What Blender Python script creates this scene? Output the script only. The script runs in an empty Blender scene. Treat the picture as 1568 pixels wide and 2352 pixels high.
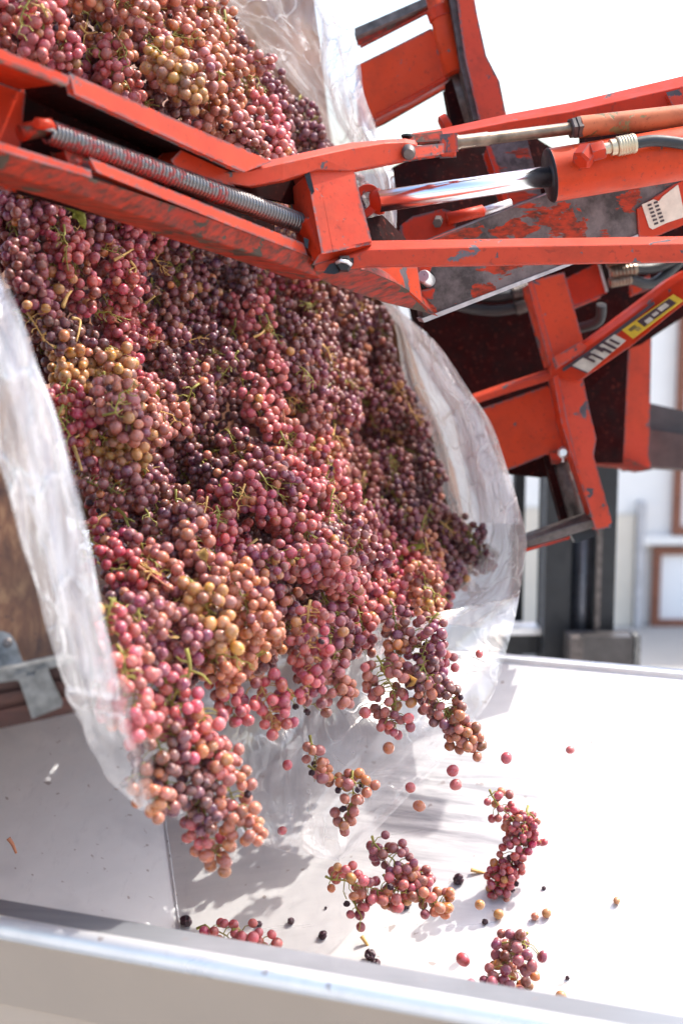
import bpy, bmesh, math, random
import numpy as np
from mathutils import Vector, Matrix, noise, kdtree
R = math.radians
sc = bpy.context.scene
col = sc.collection
rnd = random.Random(11)

# ------------------------------------------------------------------ camera, light, exposure
PITCH = R(8.8); CZ = 1.9; F = 3231.0
cd = bpy.data.cameras.new('camera'); cam = bpy.data.objects.new('camera', cd); col.objects.link(cam)
cam.location = (0, 0, CZ); cam.rotation_euler = (R(90) - PITCH, 0, 0)
cd.sensor_fit = 'VERTICAL'; cd.sensor_height = 36; cd.lens = 36 * F / 2352
cd.clip_start = 0.05; cd.clip_end = 2000
cd.dof.use_dof = True; cd.dof.focus_distance = 1.80; cd.dof.aperture_fstop = 3.6
sc.camera = cam
SUN_EL, SUN_AZ = R(56), R(62)          # azimuth measured from +Y towards +X
w = bpy.data.worlds.new('World'); sc.world = w; w.use_nodes = True
nt = w.node_tree; bg = nt.nodes['Background']
sky = nt.nodes.new('ShaderNodeTexSky'); sky.sky_type = 'NISHITA'; sky.sun_disc = False
sky.sun_elevation = SUN_EL; sky.sun_rotation = SUN_AZ; sky.air_density = 1.2; sky.dust_density = 4.0; sky.ozone_density = 1.0
nt.links.new(sky.outputs[0], bg.inputs[0]); bg.inputs[1].default_value = 0.15
sd = bpy.data.lights.new('sun', 'SUN'); sd.energy = 2.0; sd.angle = R(0.6); sd.color = (1, .95, .88)
sun = bpy.data.objects.new('sun', sd); col.objects.link(sun)
sv = Vector((math.sin(SUN_AZ) * math.cos(SUN_EL), math.cos(SUN_AZ) * math.cos(SUN_EL), math.sin(SUN_EL)))
sun.rotation_euler = (-sv).to_track_quat('-Z', 'Y').to_euler(); sun.location = sv * 10
sc.view_settings.view_transform = 'Standard'; sc.view_settings.look = 'None'
sc.view_settings.exposure = 1.47; sc.view_settings.gamma = 1
sc.render.engine = 'CYCLES'; sc.cycles.max_bounces = 8; sc.cycles.transparent_max_bounces = 12

# ------------------------------------------------------------------ placing helpers
FW = Vector((0, math.cos(PITCH), -math.sin(PITCH))); UP = Vector((0, math.sin(PITCH), math.cos(PITCH))); RT = Vector((1, 0, 0))
CAM = Vector((0, 0, CZ))
def ray(x, y): return FW + RT * ((x - 784) / F) - UP * ((y - 1176) / F)
def W(x, y, d): return CAM + ray(x, y) * d
def hitz(x, y, z):
    r = ray(x, y); return CAM + r * ((z - CZ) / r.z)
def topix(p):
    q = p - CAM; d = q.dot(FW); return 784 + F * q.dot(RT) / d, 1176 - F * q.dot(UP) / d, d

def tag(o, label=None, cat=None, group=None, kind=None):
    for k, v in (('label', label), ('category', cat), ('group', group), ('kind', kind)):
        if v: o[k] = v
    return o
def empty(name, loc, label=None, cat=None, group=None):
    o = bpy.data.objects.new(name, None); o.empty_display_size = .02; o.location = loc; col.objects.link(o)
    return tag(o, label, cat, group)
def link(name, me, mat, parent=None, smooth=False):
    if mat and not me.materials: me.materials.append(mat)
    if smooth: me.polygons.foreach_set('use_smooth', [True] * len(me.polygons))
    o = bpy.data.objects.new(name, me); col.objects.link(o)
    if parent: o.parent = parent; me.transform(Matrix.Translation(-(parent.parent or parent).location))
    return o
def finish(name, bm, mat, parent=None, bev=0, smooth=False, seg=2):
    if bev:
        bmesh.ops.remove_doubles(bm, verts=bm.verts, dist=1e-6)
        es = [e for e in bm.edges if len(e.link_faces) == 2 and e.calc_face_angle(0) > .35]
        bmesh.ops.bevel(bm, geom=es, offset=bev, segments=seg, affect='EDGES', profile=.5, clamp_overlap=True)
    bmesh.ops.recalc_face_normals(bm, faces=bm.faces)
    me = bpy.data.meshes.new(name); bm.to_mesh(me); bm.free()
    return link(name, me, mat, parent, smooth)
def prism_bm(bm, pts, v):
    a = [bm.verts.new(p) for p in pts]; b = [bm.verts.new(p + v) for p in pts]; n = len(pts)
    bm.faces.new(a); bm.faces.new(b[::-1])
    for i in range(n): bm.faces.new((a[i], a[(i + 1) % n], b[(i + 1) % n], b[i]))
def plane(*t):
    A = np.array([[1, x, y] for x, y, d in t]); b = np.array([1 / d for x, y, d in t])
    s = np.linalg.solve(A, b); return lambda x, y: 1 / float(s[0] + s[1] * x + s[2] * y)
def flat(d):
    return lambda x, y: d
def plate(name, poly, df, th, mat, parent, bev=.0015, v=None):
    """a flat plate: outline on a true 3-D plane, thickness th away from the viewer side"""
    if not callable(df): df = flat(df)
    P = [W(x, y, df(x, y)) for x, y in poly]
    if v is None:
        c = sum(P, Vector()) / len(P); n = Vector()
        for i in range(len(P)): n += (P[i] - c).cross(P[(i + 1) % len(P)] - c)
        n.normalize()
        if n.dot(c - CAM) < 0: n = -n
        v = n * th
    bm = bmesh.new(); prism_bm(bm, P, v); return finish(name, bm, mat, parent, bev)
def loft(name, secs, mat, parent, bev=.0015, smooth=False, closed=True):
    bm = bmesh.new(); rows = [[bm.verts.new(p) for p in s] for s in secs]; k = len(secs[0])
    for a, b in zip(rows, rows[1:]):
        for i in range(k if closed else k - 1): bm.faces.new((a[i], a[(i + 1) % k], b[(i + 1) % k], b[i]))
    if closed: bm.faces.new(rows[0][::-1]); bm.faces.new(rows[-1])
    return finish(name, bm, mat, parent, bev, smooth)
def two_face(name, secs, depth, mat, parent, bev=.0015, back=Vector((0, 1, 0)), lean=.35):
    """bar with a tilted upper face and a front face; secs: (x, ytop, ymid, ybot, d)"""
    S = []
    for x, yt, ym, yb, d in secs:
        S.append([W(x, yt, d + depth * lean), W(x, ym, d), W(x, yb, d + .003), W(x, yb, d + .003) + back * depth, W(x, yt, d + depth * lean) + back * depth * (1 - lean)])
    return loft(name, S, mat, parent, bev)
def frame_of(t):
    t = t.normalized(); a = Vector((0, 0, 1)) if abs(t.z) < .9 else Vector((1, 0, 0))
    u = t.cross(a).normalized(); return u, t.cross(u).normalized()
def tube_bm(bm, pts, rad, seg=10, caps=True):
    n = len(pts); rr = rad if hasattr(rad, '__len__') else [rad] * n; rows = []
    u = None
    for i, p in enumerate(pts):
        t = (pts[min(i + 1, n - 1)] - pts[max(i - 1, 0)]).normalized()
        if u is None: u, v = frame_of(t)
        else:
            u = (u - t * u.dot(t)).normalized(); v = t.cross(u)
        rows.append([bm.verts.new(p + (u * math.cos(2 * math.pi * k / seg) + v * math.sin(2 * math.pi * k / seg)) * rr[i]) for k in range(seg)])
    for a, b in zip(rows, rows[1:]):
        for k in range(seg): bm.faces.new((a[k], a[(k + 1) % seg], b[(k + 1) % seg], b[k]))
    if caps: bm.faces.new(rows[0][::-1]); bm.faces.new(rows[-1])
def tube(name, pts, rad, mat, parent, seg=20, smooth=True, bev=0):
    bm = bmesh.new(); tube_bm(bm, pts, rad, seg)
    o = finish(name, bm, mat, parent, bev, smooth)
    if smooth:
        for p in o.data.polygons:
            if len(p.vertices) > 4: p.use_smooth = False
    return o
def lathe(name, A, B, prof, mat, parent, seg=32):
    """profile of (t along A-B, radius)"""
    pts = [A + (B - A) * t for t, r in prof]; d = (B - A).normalized(); u, v = frame_of(d)
    bm = bmesh.new(); rows = []
    for p, (t, r) in zip(pts, prof):
        rows.append([bm.verts.new(p + (u * math.cos(2 * math.pi * k / seg) + v * math.sin(2 * math.pi * k / seg)) * r) for k in range(seg)])
    for a, b in zip(rows, rows[1:]):
        for k in range(seg): bm.faces.new((a[k], a[(k + 1) % seg], b[(k + 1) % seg], b[k]))
    bm.faces.new(rows[0][::-1]); bm.faces.new(rows[-1])
    o = finish(name, bm, mat, parent); me = o.data
    for p in me.polygons: p.use_smooth = len(p.vertices) == 4
    try: me.set_sharp_from_angle(angle=R(35))
    except Exception: pass
    return o
def catmull(P, n):
    out = []
    for i in range(len(P) - 1):
        p0 = P[max(i - 1, 0)]; p1 = P[i]; p2 = P[i + 1]; p3 = P[min(i + 2, len(P) - 1)]
        for k in range(n):
            t = k / n
            out.append(.5 * ((2 * p1) + (p2 - p0) * t + (2 * p0 - 5 * p1 + 4 * p2 - p3) * t * t + (3 * p1 - p0 - 3 * p2 + p3) * t ** 3))
    out.append(P[-1]); return out

# ------------------------------------------------------------------ materials
class NB:
    def __init__(s, name):
        s.m = bpy.data.materials.new(name); s.m.use_nodes = True; s.nt = s.m.node_tree; s.N = s.nt.nodes
        s.b = s.N['Principled BSDF']; s.out = s.N['Material Output']; s.tc = s.N.new('ShaderNodeTexCoord')
    def n(s, t, **kw):
        o = s.N.new(t)
        for k, v in kw.items():
            if k.startswith('i_'):
                key = k[2:]; o.inputs[int(key) if key.isdigit() else key.replace('_', ' ')].default_value = v
            else: setattr(o, k, v)
        return o
    def l(s, a, b): s.nt.links.new(a, b)
    def noise(s, scale, detail=3, rough=.55, vec=None, dist=0, stretch=None):
        o = s.n('ShaderNodeTexNoise', i_Scale=scale, i_Detail=detail, i_Roughness=rough, i_Distortion=dist)
        v = vec or s.tc.outputs['Object']
        if stretch:
            mp = s.n('ShaderNodeMapping'); mp.inputs['Scale'].default_value = stretch[:3]
            if len(stretch) > 3: mp.inputs['Rotation'].default_value = stretch[3:]
            s.l(v, mp.inputs[0]); v = mp.outputs[0]
        s.l(v, o.inputs['Vector']); return o.outputs[0]
    def ramp(s, fac, stops, interp='LINEAR'):
        o = s.n('ShaderNodeValToRGB'); r = o.color_ramp; r.interpolation = interp
        while len(r.elements) < len(stops): r.elements.new(.5)
        for e, (p, c) in zip(r.elements, stops):
            e.position = p; e.color = (c, c, c, 1) if not hasattr(c, '__len__') else (*c[:3], 1)
        s.l(fac, o.inputs[0]); return o.outputs[0]
    def mix(s, f, a, b, blend='MIX'):
        o = s.n('ShaderNodeMix', data_type='RGBA', blend_type=blend)
        for sk, v in ((o.inputs[0], f), (o.inputs[6], a), (o.inputs[7], b)):
            if hasattr(v, 'links'): s.l(v, sk)
            elif hasattr(v, '__len__'): sk.default_value = (*v[:3], 1)
            else: sk.default_value = v
        return o.outputs[2]
    def math(s, op, a, b=0.0):
        o = s.n('ShaderNodeMath', operation=op)
        for sk, v in ((o.inputs[0], a), (o.inputs[1], b)):
            if hasattr(v, 'links'): s.l(v, sk)
            else: sk.default_value = v
        return o.outputs[0]
    def bump(s, h, strength=.3, dist=.002):
        o = s.n('ShaderNodeBump', i_Strength=strength, i_Distance=dist); s.l(h, o.inputs['Height']); s.l(o.outputs[0], s.b.inputs['Normal']); return o
    def set(s, col=None, rough=None, metal=None, spec=None):
        for k, v in (('Base Color', col), ('Roughness', rough), ('Metallic', metal), ('Specular IOR Level', spec)):
            if v is None: continue
            if hasattr(v, 'links'): s.l(v, s.b.inputs[k])
            elif hasattr(v, '__len__'): s.b.inputs[k].default_value = (*v[:3], 1)
            else: s.b.inputs[k].default_value = v
        return s.m

def paint(name, base=(.46, .028, .007), chips=.5, dirt=.3, edge=.5, spec=.2, pst=None, chl=1.9, dirtcol=(.075, .024, .016), chipcol=(.07, .06, .065), streak=None, rough=.42, fade=.3):
    k = NB(name)
    big = k.noise(8, 5, .65)
    c = k.mix(k.ramp(big, [(.35, 0), (.7, fade)]), base, (.54, .07, .026))
    d = k.noise(22, 6, .7, stretch=streak)
    c = k.mix(k.ramp(d, [(.46 - .06 * (dirt > .7), 0), (.72 - .08 * (dirt > .7), min(1, dirt))]), c, dirtcol)
    fine = k.noise(150, 4, .6)
    c = k.mix(k.ramp(fine, [(.6, 0), (.68, .5)]), c, (.16, .03, .02))
    # worn patches and bare edges
    ch = k.noise(28, 8, .62, dist=.4, stretch=pst)
    lo = .76 - .28 * chips
    patch = k.ramp(ch, [(lo, 0), (lo + .015, 1)])
    bv = k.n('ShaderNodeBevel', samples=4); bv.inputs['Radius'].default_value = .0055
    ge = k.n('ShaderNodeNewGeometry'); dp = k.n('ShaderNodeVectorMath', operation='DOT_PRODUCT')
    k.l(bv.outputs[0], dp.inputs[0]); k.l(ge.outputs['Normal'], dp.inputs[1])
    ed = k.math('SUBTRACT', 1.0, dp.outputs['Value'])
    e2 = k.math('MINIMUM', k.math('MULTIPLY', ed, 1.6), .45)
    en = k.noise(75, 7, .75)
    em = k.math('ADD', k.math('MULTIPLY', e2, edge), en)
    edgem = k.ramp(em, [(.675, 0), (.70, 1)])
    m = k.math('MAXIMUM', patch, edgem)
    cc = k.mix(k.ramp(k.noise(16, 6, .7), [(.4, 0), (.62, 1)]), chipcol, tuple(min(1, x * chl) for x in chipcol))
    c = k.mix(m, c, cc)
    k.set(c, k.ramp(k.noise(35, 4), [(.3, rough - .1), (.7, rough + .18)]), 0, spec)
    h = k.math('SUBTRACT', k.math('MULTIPLY', k.noise(70, 4), .4), m)
    k.bump(h, .35, .0012)
    return k.m
RED = paint('red_paint', chips=.34, dirt=.3)
RED_LIGHT = paint('faded_red_paint', (.50, .050, .024), chips=.5, dirt=.35, fade=.5)
RED_DIRTY = paint('grimy_red_paint', (.36, .020, .007), chips=.62, dirt=1.0, chipcol=(.05, .035, .025), streak=(1.2, 6, 6, 0, 0, .4))
RED_SHADED = paint('shaded_red_paint', (.022, .002, .002), chips=.2, dirt=.95, fade=0, edge=.1, spec=.08, rough=.75, dirtcol=(.010, .004, .004), chipcol=(.02, .014, .014))  # red copy near black: shade of the inner plates put into the colour
ORANGE = paint('orange_red_paint', (.52, .048, .011), chips=.42, dirt=.3, fade=.2)
WORN = paint('worn_bare_paint', (.42, .035, .012), chips=1.08, chl=3.4, pst=(.35, 1.2, 1.2, 0, .35, 0), dirt=1.0, edge=.8, chipcol=(.05, .04, .04), streak=(1.2, 7, 7, 0, .35, 0), fade=.1)
BROWNROD = paint('rusted_orange_paint', (.50, .16, .07), chips=.66, dirt=.5, chipcol=(.14, .10, .045))
def simple(name, c, rough=.5, metal=0, var=.25, scale=30, bump=.2, c2=None):
    k = NB(name); n = k.noise(scale, 5, .6)
    k.set(k.mix(k.ramp(n, [(.3, 0), (.7, 1)]), tuple(x * (1 - var) for x in c), c2 or tuple(min(1, x * (1 + var)) for x in c)), k.ramp(k.noise(scale * 1.7), [(.3, max(.03, rough - .1)), (.7, rough + .1)]), metal)
    if bump: k.bump(n, bump, .002)
    return k.m
BLACK = simple('black_steel', (.012, .014, .018), .45, .2)
DARKSTEEL = simple('dark_worn_steel', (.11, .095, .09), .5, .6, .5, 60)
CHROME = NB('chrome').set((.85, .87, .9), .2, 1)
STEELROD = simple('brown_steel_rod', (.20, .15, .11), .38, .7, .5, 40)
RUBBER = simple('black_rubber', (.02, .022, .025), .5)
BRASS = simple('zinc_fitting', (.55, .47, .33), .4, .7, .2)
BOLT = simple('bright_bolt', (.75, .76, .78), .35, .8, .1)
GALV = simple('galvanised_bracket', (.17, .17, .165), .55, .4, .5, 70, .4)
# spring steel with remains of red paint
k = NB('spring_steel'); nn = k.noise(14, 3, .6); mk = k.ramp(nn, [(.57, 0), (.60, 1)]); mk2 = k.math('MULTIPLY', mk, k.ramp(k.noise(200, 2), [(.45, 0), (.55, .8)]))
k.set(k.mix(mk2, (.20, .19, .19), (.30, .012, .008)), k.ramp(k.noise(50), [(.3, .22), (.7, .5)]), k.math('SUBTRACT', .85, k.math('MULTIPLY', mk2, .8)))
SPRING = k.m
# wood
def wood(name, a, b, c, scale=(3, 60, 3), rough=.6, rot=(0, 0, 0)):
    k = NB(name); n = k.noise(1.0, 8, .65, stretch=(*scale, *rot), dist=.6); n2 = k.noise(7, 4)
    cc = k.ramp(n, [(.3, a), (.5, b), (.7, c)]); cc = k.mix(k.ramp(n2, [(.42, 0), (.7, .75)]), cc, tuple(x * .35 for x in a))
    cc = k.mix(k.ramp(k.noise(160, 2), [(.66, 0), (.7, .8)]), cc, (.03, .012, .01))
    k.set(cc, rough); k.bump(n, .5, .0015); return k.m
PLY = wood('plywood', (.05, .018, .009), (.17, .07, .03), (.36, .20, .095), (60, 60, 5))
REDWOOD = wood('stained_rail_wood', (.02, .005, .004), (.055, .013, .009), (.11, .034, .02), (5, 5, 60))
INNERWOOD = wood('inner_bin_wood', (.13, .055, .035), (.28, .12, .07), (.40, .22, .10), (12, 12, 2))
# metal sheet of the hopper
def sheet(name, base=(.78, .775, .765), rough=.33, metal=.3, stretch=(2, 30, 2), scuff=None):
    k = NB(name); n = k.noise(1.5, 6, .6, stretch=stretch); n2 = k.noise(4, 4, .6)
    c = k.mix(k.ramp(n, [(.35, .0), (.75, .35)]), base, tuple(x * .62 for x in base))
    c = k.mix(k.ramp(n2, [(.48, 0), (.72, .5)]), c, (.42, .42, .46))
    c = k.mix(k.ramp(k.noise(60, 2, .5), [(.70, 0), (.73, .6)]), c, (.30, .22, .19))
    if scuff is not None:
        vm = k.n('ShaderNodeVectorMath', operation='DISTANCE'); mp = k.n('ShaderNodeMapping'); mp.inputs['Scale'].default_value = (1, 1, 2.2); mp.inputs['Location'].default_value = (-scuff.x, -scuff.y, -scuff.z * 2.2)
        k.l(k.tc.outputs['Object'], mp.inputs[0]); k.l(mp.outputs[0], vm.inputs[0])
        near = k.ramp(vm.outputs['Value'], [(.05, 1), (.30, 0)]); ln = k.ramp(k.noise(1.0, 7, .7, stretch=(5, 5, 130), dist=.3), [(.44, 0), (.62, .75)])
        c = k.mix(k.math('MULTIPLY', near, ln), c, (.22, .22, .25))
    fs = k.noise(1.0, 8, .75, stretch=(60, 4, 60)); c = k.mix(k.ramp(fs, [(.55, 0), (.75, .25)]), c, (.42, .42, .45))
    k.set(c, k.ramp(n, [(.3, rough - .08), (.7, rough + .15)]), metal)
    b = k.bump(k.noise(5, 3), .12, .01); return k.m
SHEET = sheet('aluminium_sheet'); SHEET_SIDE = sheet('dull_aluminium_sheet', (.90, .90, .90), .36, .2, (3, 3, 10))
RIMM = sheet('bright_aluminium_rim', (.86, .87, .88), .3, .4)
OUTER = simple('beige_outer_steel', (.45, .37, .30), .4, .2, .05, 3, .03)
# plastic film
def film(name, dens=.5, tint=(.98, .98, 1.0), cr=1.0):
    k = NB(name); N = k.N; N.remove(k.b)
    tr = k.n('ShaderNodeBsdfTransparent'); tl = k.n('ShaderNodeBsdfTranslucent'); df = k.n('ShaderNodeBsdfDiffuse'); gl = k.n('ShaderNodeBsdfGlossy'); gl.inputs['Roughness'].default_value = .2
    for q in (tl, df): q.inputs[0].default_value = (*tint, 1)
    tr.inputs[0].default_value = (.97, .965, .98, 1)
    wr = k.noise(9, 5, .6, dist=1.5, stretch=(1.8, 1.8, .6)); w2 = k.noise(34, 4, .6, dist=2.0)
    vo = k.n('ShaderNodeTexVoronoi', feature='DISTANCE_TO_EDGE', i_Scale=13.0)
    nv = k.noise(6, 3); mv = k.mix(.22, k.tc.outputs['Object'], nv); k.l(mv, vo.inputs['Vector'])
    crease = k.ramp(vo.outputs[0], [(0, 1), (.05, 0)])
    h = k.math('ADD', k.math('ADD', k.math('MULTIPLY', wr, 1.4), k.math('MULTIPLY', w2, .3)), k.math('MULTIPLY', crease, .25))
    bp = k.n('ShaderNodeBump', i_Strength=.6 * cr, i_Distance=.008); k.l(h, bp.inputs['Height'])
    for q in (tl, df, gl): k.l(bp.outputs[0], q.inputs['Normal'])
    m1 = k.n('ShaderNodeMixShader', i_0=.5); k.l(df.outputs[0], m1.inputs[1]); k.l(tl.outputs[0], m1.inputs[2])
    fr = k.n('ShaderNodeFresnel', i_IOR=1.5); k.l(bp.outputs[0], fr.inputs['Normal'])
    m2 = k.n('ShaderNodeMixShader'); k.l(k.math('ADD', k.math('MULTIPLY', fr.outputs[0], .7), .02), m2.inputs[0]); k.l(m1.outputs[0], m2.inputs[1]); k.l(gl.outputs[0], m2.inputs[2])
    m3 = k.n('ShaderNodeMixShader')
    lw = k.n('ShaderNodeLayerWeight', i_Blend=.35)
    den = k.math('ADD', k.ramp(wr, [(.34, max(.02, dens - .15)), (.62, dens + .15)]), k.math('MULTIPLY', lw.outputs['Facing'], .35 if dens > .1 else .16))
    den = k.math('MINIMUM', k.math('ADD', den, k.math('MULTIPLY', crease, .3 * cr)), .97)
    k.l(den, m3.inputs[0]); k.l(tr.outputs[0], m3.inputs[1]); k.l(m2.outputs[0], m3.inputs[2]); k.l(m3.outputs[0], k.out.inputs[0])
    return k.m
FILM_THICK = film('milky_plastic_film', .42); FILM = film('clear_plastic_film', .22); FILM_THIN = film('thin_clear_film', .07, (1, 1, 1), .35)
# grapes
def grape_mat(name, use_obj=True):
    k = NB(name)
    if use_obj:
        oi = k.n('ShaderNodeObjectInfo'); base = oi.outputs['Color']; r = oi.outputs['Random']
        vm = k.n('ShaderNodeVectorMath', operation='ADD'); k.l(k.tc.outputs['Object'], vm.inputs[0]); k.l(r, vm.inputs[1]); vec = vm.outputs[0]
    else:
        ge = k.n('ShaderNodeNewGeometry'); r = ge.outputs['Random Per Island']; vec = k.tc.outputs['Object']
        base = k.ramp(r, [(0, (.04, .008, .014)), (.35, (.07, .016, .022)), (.7, (.10, .024, .026)), (1, (.12, .045, .02))])  # darkened skins put the shade of the gaps into the colour
    n1 = k.noise(90, 3, .6, vec=vec); n2 = k.noise(420, 3, .6, vec=vec)
    c = k.mix(k.ramp(n1, [(.42, 0), (.66, .5)]), base, (.34, .10, .04), 'MIX')
    bl = k.math('MULTIPLY', k.ramp(k.noise(110, 4, .6, vec=vec, dist=.8), [(.35, .0), (.67, .31)]), 1.0)
    c = k.mix(bl, c, (.48, .30, .35))
    c = k.mix(k.ramp(n2, [(.66, 0), (.70, .55)]), c, (.10, .03, .025))
    if use_obj:
        sx = k.n('ShaderNodeSeparateXYZ'); k.l(k.tc.outputs['Object'], sx.inputs[0])
        rr = k.math('SQRT', k.math('ADD', k.math('POWER', sx.outputs[0], 2.0), k.math('POWER', sx.outputs[1], 2.0)))
        dot = k.math('MULTIPLY', k.ramp(k.math('MULTIPLY', rr, 500), [(.32, 1), (.50, 0)]), k.math('GREATER_THAN', sx.outputs[2], 0.0))
        c = k.mix(dot, c, (.09, .045, .02))
    k.set(c, k.ramp(bl, [(.02, .2), (.24, .45)]), 0, .6)
    k.b.inputs['Subsurface Weight'].default_value = .18; k.b.inputs['Subsurface Radius'].default_value = (1, .28, .18); k.b.inputs['Subsurface Scale'].default_value = .006
    k.bump(n2, .06, .001)
    return k.m
GRAPE = grape_mat('grape_skin'); GRAPE_MASS = grape_mat('shaded_grape_skin', False)
RAISIN = simple('shrivelled_skin', (.055, .022, .032), .38, 0, .7, 160, .9)
STEM = simple('green_stem', (.30, .27, .055), .6, 0, .35, 60); STRAW = simple('dry_straw_stem', (.56, .34, .11), .6, 0, .25, 80); PEACHSTEM = simple('pink_stem', (.50, .20, .11), .6, 0, .25, 80)
LEAF = simple('yellow_green_leaf', (.33, .33, .05), .55, 0, .4, 40)

# ------------------------------------------------------------------ ground, sky is the world; building
bm = bmesh.new(); prism_bm(bm, [Vector(p) for p in ((-300, -300, 0), (300, -300, 0), (300, 600, 0), (-300, 600, 0))], Vector((0, 0, -.3)))
g = finish('ground', bm, simple('pale_concrete', (.40, .38, .355), .8, 0, .15, .8, .1)); tag(g, kind='structure')
WHITEWALL = simple('white_render', (.90, .87, .83), .8, 0, .04, 4, .1); BROWNFR = simple('brown_frame', (.22, .075, .04), .5); BEIGE = simple('beige_door_paint', (.74, .66, .55), .6, 0, .08, 6, .05)
GLASS = NB('window_blind'); GLASS.set((.90, .90, .90), .2, 0); GLASS = GLASS.m
GREY = simple('grey_downpipe', (.52, .50, .50), .5)
B = empty('white_building', (1, 8, 0), 'low white rendered building with brown window frames, out of focus behind the forklift', 'building')
def box(name, x0, x1, y0, y1, z0, z1, mat, parent, bev=.002):
    bm = bmesh.new(); prism_bm(bm, [Vector((x0, y0, z0)), Vector((x1, y0, z0)), Vector((x1, y0, z1)), Vector((x0, y0, z1))], Vector((0, y1 - y0, 0)))
    return finish(name, bm, mat, parent, bev)
YB = 8.0
def bx(px): return (px - 784) / F * (YB * .99)
def bz(py): r = ray(784, py); return CZ + r.z / r.y * YB
box('wall', -9, 9, YB, YB + .25, 0, 2.4, WHITEWALL, B, .01)
box('roof', -9.3, 9.3, YB - .15, YB + 4, 2.4, 2.55, simple('pale_roof', (.6, .58, .56), .7), B, .01)
def window(x0, x1, y0, y1, fr=BROWNFR, wd=.045, name='window'):
    X0, X1, Z0, Z1 = bx(x0), bx(x1), bz(y1), bz(y0)
    bm = bmesh.new()
    for q in ((X0, X1, Z1 - wd, Z1), (X0, X1, Z0, Z0 + wd), (X0, X0 + wd, Z0 + wd, Z1 - wd), (X1 - wd, X1, Z0 + wd, Z1 - wd)):
        prism_bm(bm, [Vector((q[0], YB - .06, q[2])), Vector((q[1], YB - .06, q[2])), Vector((q[1], YB - .06, q[3])), Vector((q[0], YB - .06, q[3]))], Vector((0, .055, 0)))
    f = finish(name, bm, fr, B)
    bm = bmesh.new(); prism_bm(bm, [Vector((X0 + wd, YB - .03, Z0 + wd)), Vector((X1 - wd, YB - .03, Z0 + wd)), Vector((X1 - wd, YB - .03, Z1 - wd)), Vector((X0 + wd, YB - .03, Z1 - wd))], Vector((0, .02, 0)))
    me = bpy.data.meshes.new('pane'); bmesh.ops.recalc_face_normals(bm, faces=bm.faces); bm.to_mesh(me); bm.free(); me.transform(Matrix.Translation(-B.location))
    me.materials.append(GLASS); o = bpy.data.objects.new('pane', me); col.objects.link(o); o.parent = f
window(1514, 1760, 1253, 1436); window(1557, 1900, 650, 1225)
def panel(nm, x0, x1, y0, y1, m, t=.04): return box(nm, bx(x0), bx(x1), YB - t, YB - .003, bz(y1), bz(y0), m, B)
dr = panel('door', 1412, 1470, 1180, 1440, BEIGE); panel('door', 1190, 1258, 1165, 1440, BEIGE)
panel('downpipe', 1474, 1490, 1150, 1440, GREY, .08); panel('sill', 1488, 1800, 1228, 1244, WHITEWALL, .09)

# ------------------------------------------------------------------ receiving hopper
ZR = CZ - .62
Fa, Fb = hitz(0, 2130, ZR), hitz(1234, 2352, ZR); u = (Fb - Fa).normalized(); v = Vector((-u.y, u.x, 0))
Bk = hitz(1180, 1524, ZR); DEP = (Bk - Fa).dot(v)
H = empty('receiving_hopper', Vector((Fa.x, Fa.y, 0)), 'large bright aluminium receiving hopper with pale front wall catching the falling grapes', 'hopper')
def HP(a, b, z): return Fa + u * a + v * b + Vector((0, 0, z))
BL = hitz(320, 1446, ZR); aL = (BL - Fa).dot(u)
def hquad(name, P, th, mat, bev=.001):
    n = (P[1] - P[0]).cross(P[2] - P[0]).normalized()
    if n.z > 0: n = -n
    bm = bmesh.new(); prism_bm(bm, P, n * th); return finish(name, bm, mat, H, bev)
# sloping floor: plane from the back rim down towards the hidden outlet near the front wall
FZ0, FB0 = -.46, .10
def floorhit(x, y):
    r = ray(x, y); n = (HP(1, DEP, 0) - HP(0, DEP, 0)).cross(HP(0, FB0, FZ0) - HP(0, DEP, 0)); p0 = HP(0, DEP, 0)
    t = (p0 - CAM).dot(n) / r.dot(n); return CAM + r * t, t
C1 = BL; C2, _ = floorhit(412, 2130); cdir = C2 - C1
ts = (FB0 - DEP) / (cdir.dot(v)); C3 = C1 + cdir * ts
SHEET = sheet('scuffed_aluminium_sheet', scuff=floorhit(1060, 1865)[0] - Vector((Fa.x, Fa.y, 0)))
hquad('floor_panel', [C1, HP(2.0, DEP, 0), HP(2.0, FB0, FZ0), C3], .004, SHEET)
fl = HP(-.75, 0.02, -.01)
FLc = HP(-.75, .02, 0); npl = (C3 - C1).cross(FLc - C1).normalized(); RLc = C1 - u * .62; RLc.z = C1.z - ((RLc.x - C1.x) * npl.x + (RLc.y - C1.y) * npl.y) / npl.z
hquad('side_panel', [C1 - u * .001, C3 - u * .001, FLc, RLc], .004, SHEET_SIDE)
# crease seam
bm = bmesh.new(); tube_bm(bm, [C1 + Vector((0, 0, .001)), C3 + Vector((0, 0, .003))], .0012, 8); finish('weld_seam', bm, RIMM, H, 0, True)
# rear rim: folded edge
bm = bmesh.new(); prism_bm(bm, [HP(-.75, DEP - .002, -.028), HP(2.0, DEP - .002, -.028), HP(2.0, DEP, .004), HP(-.75, DEP, .004)], v * .03); finish('rear_rim', bm, RIMM, H, .004)
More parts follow.
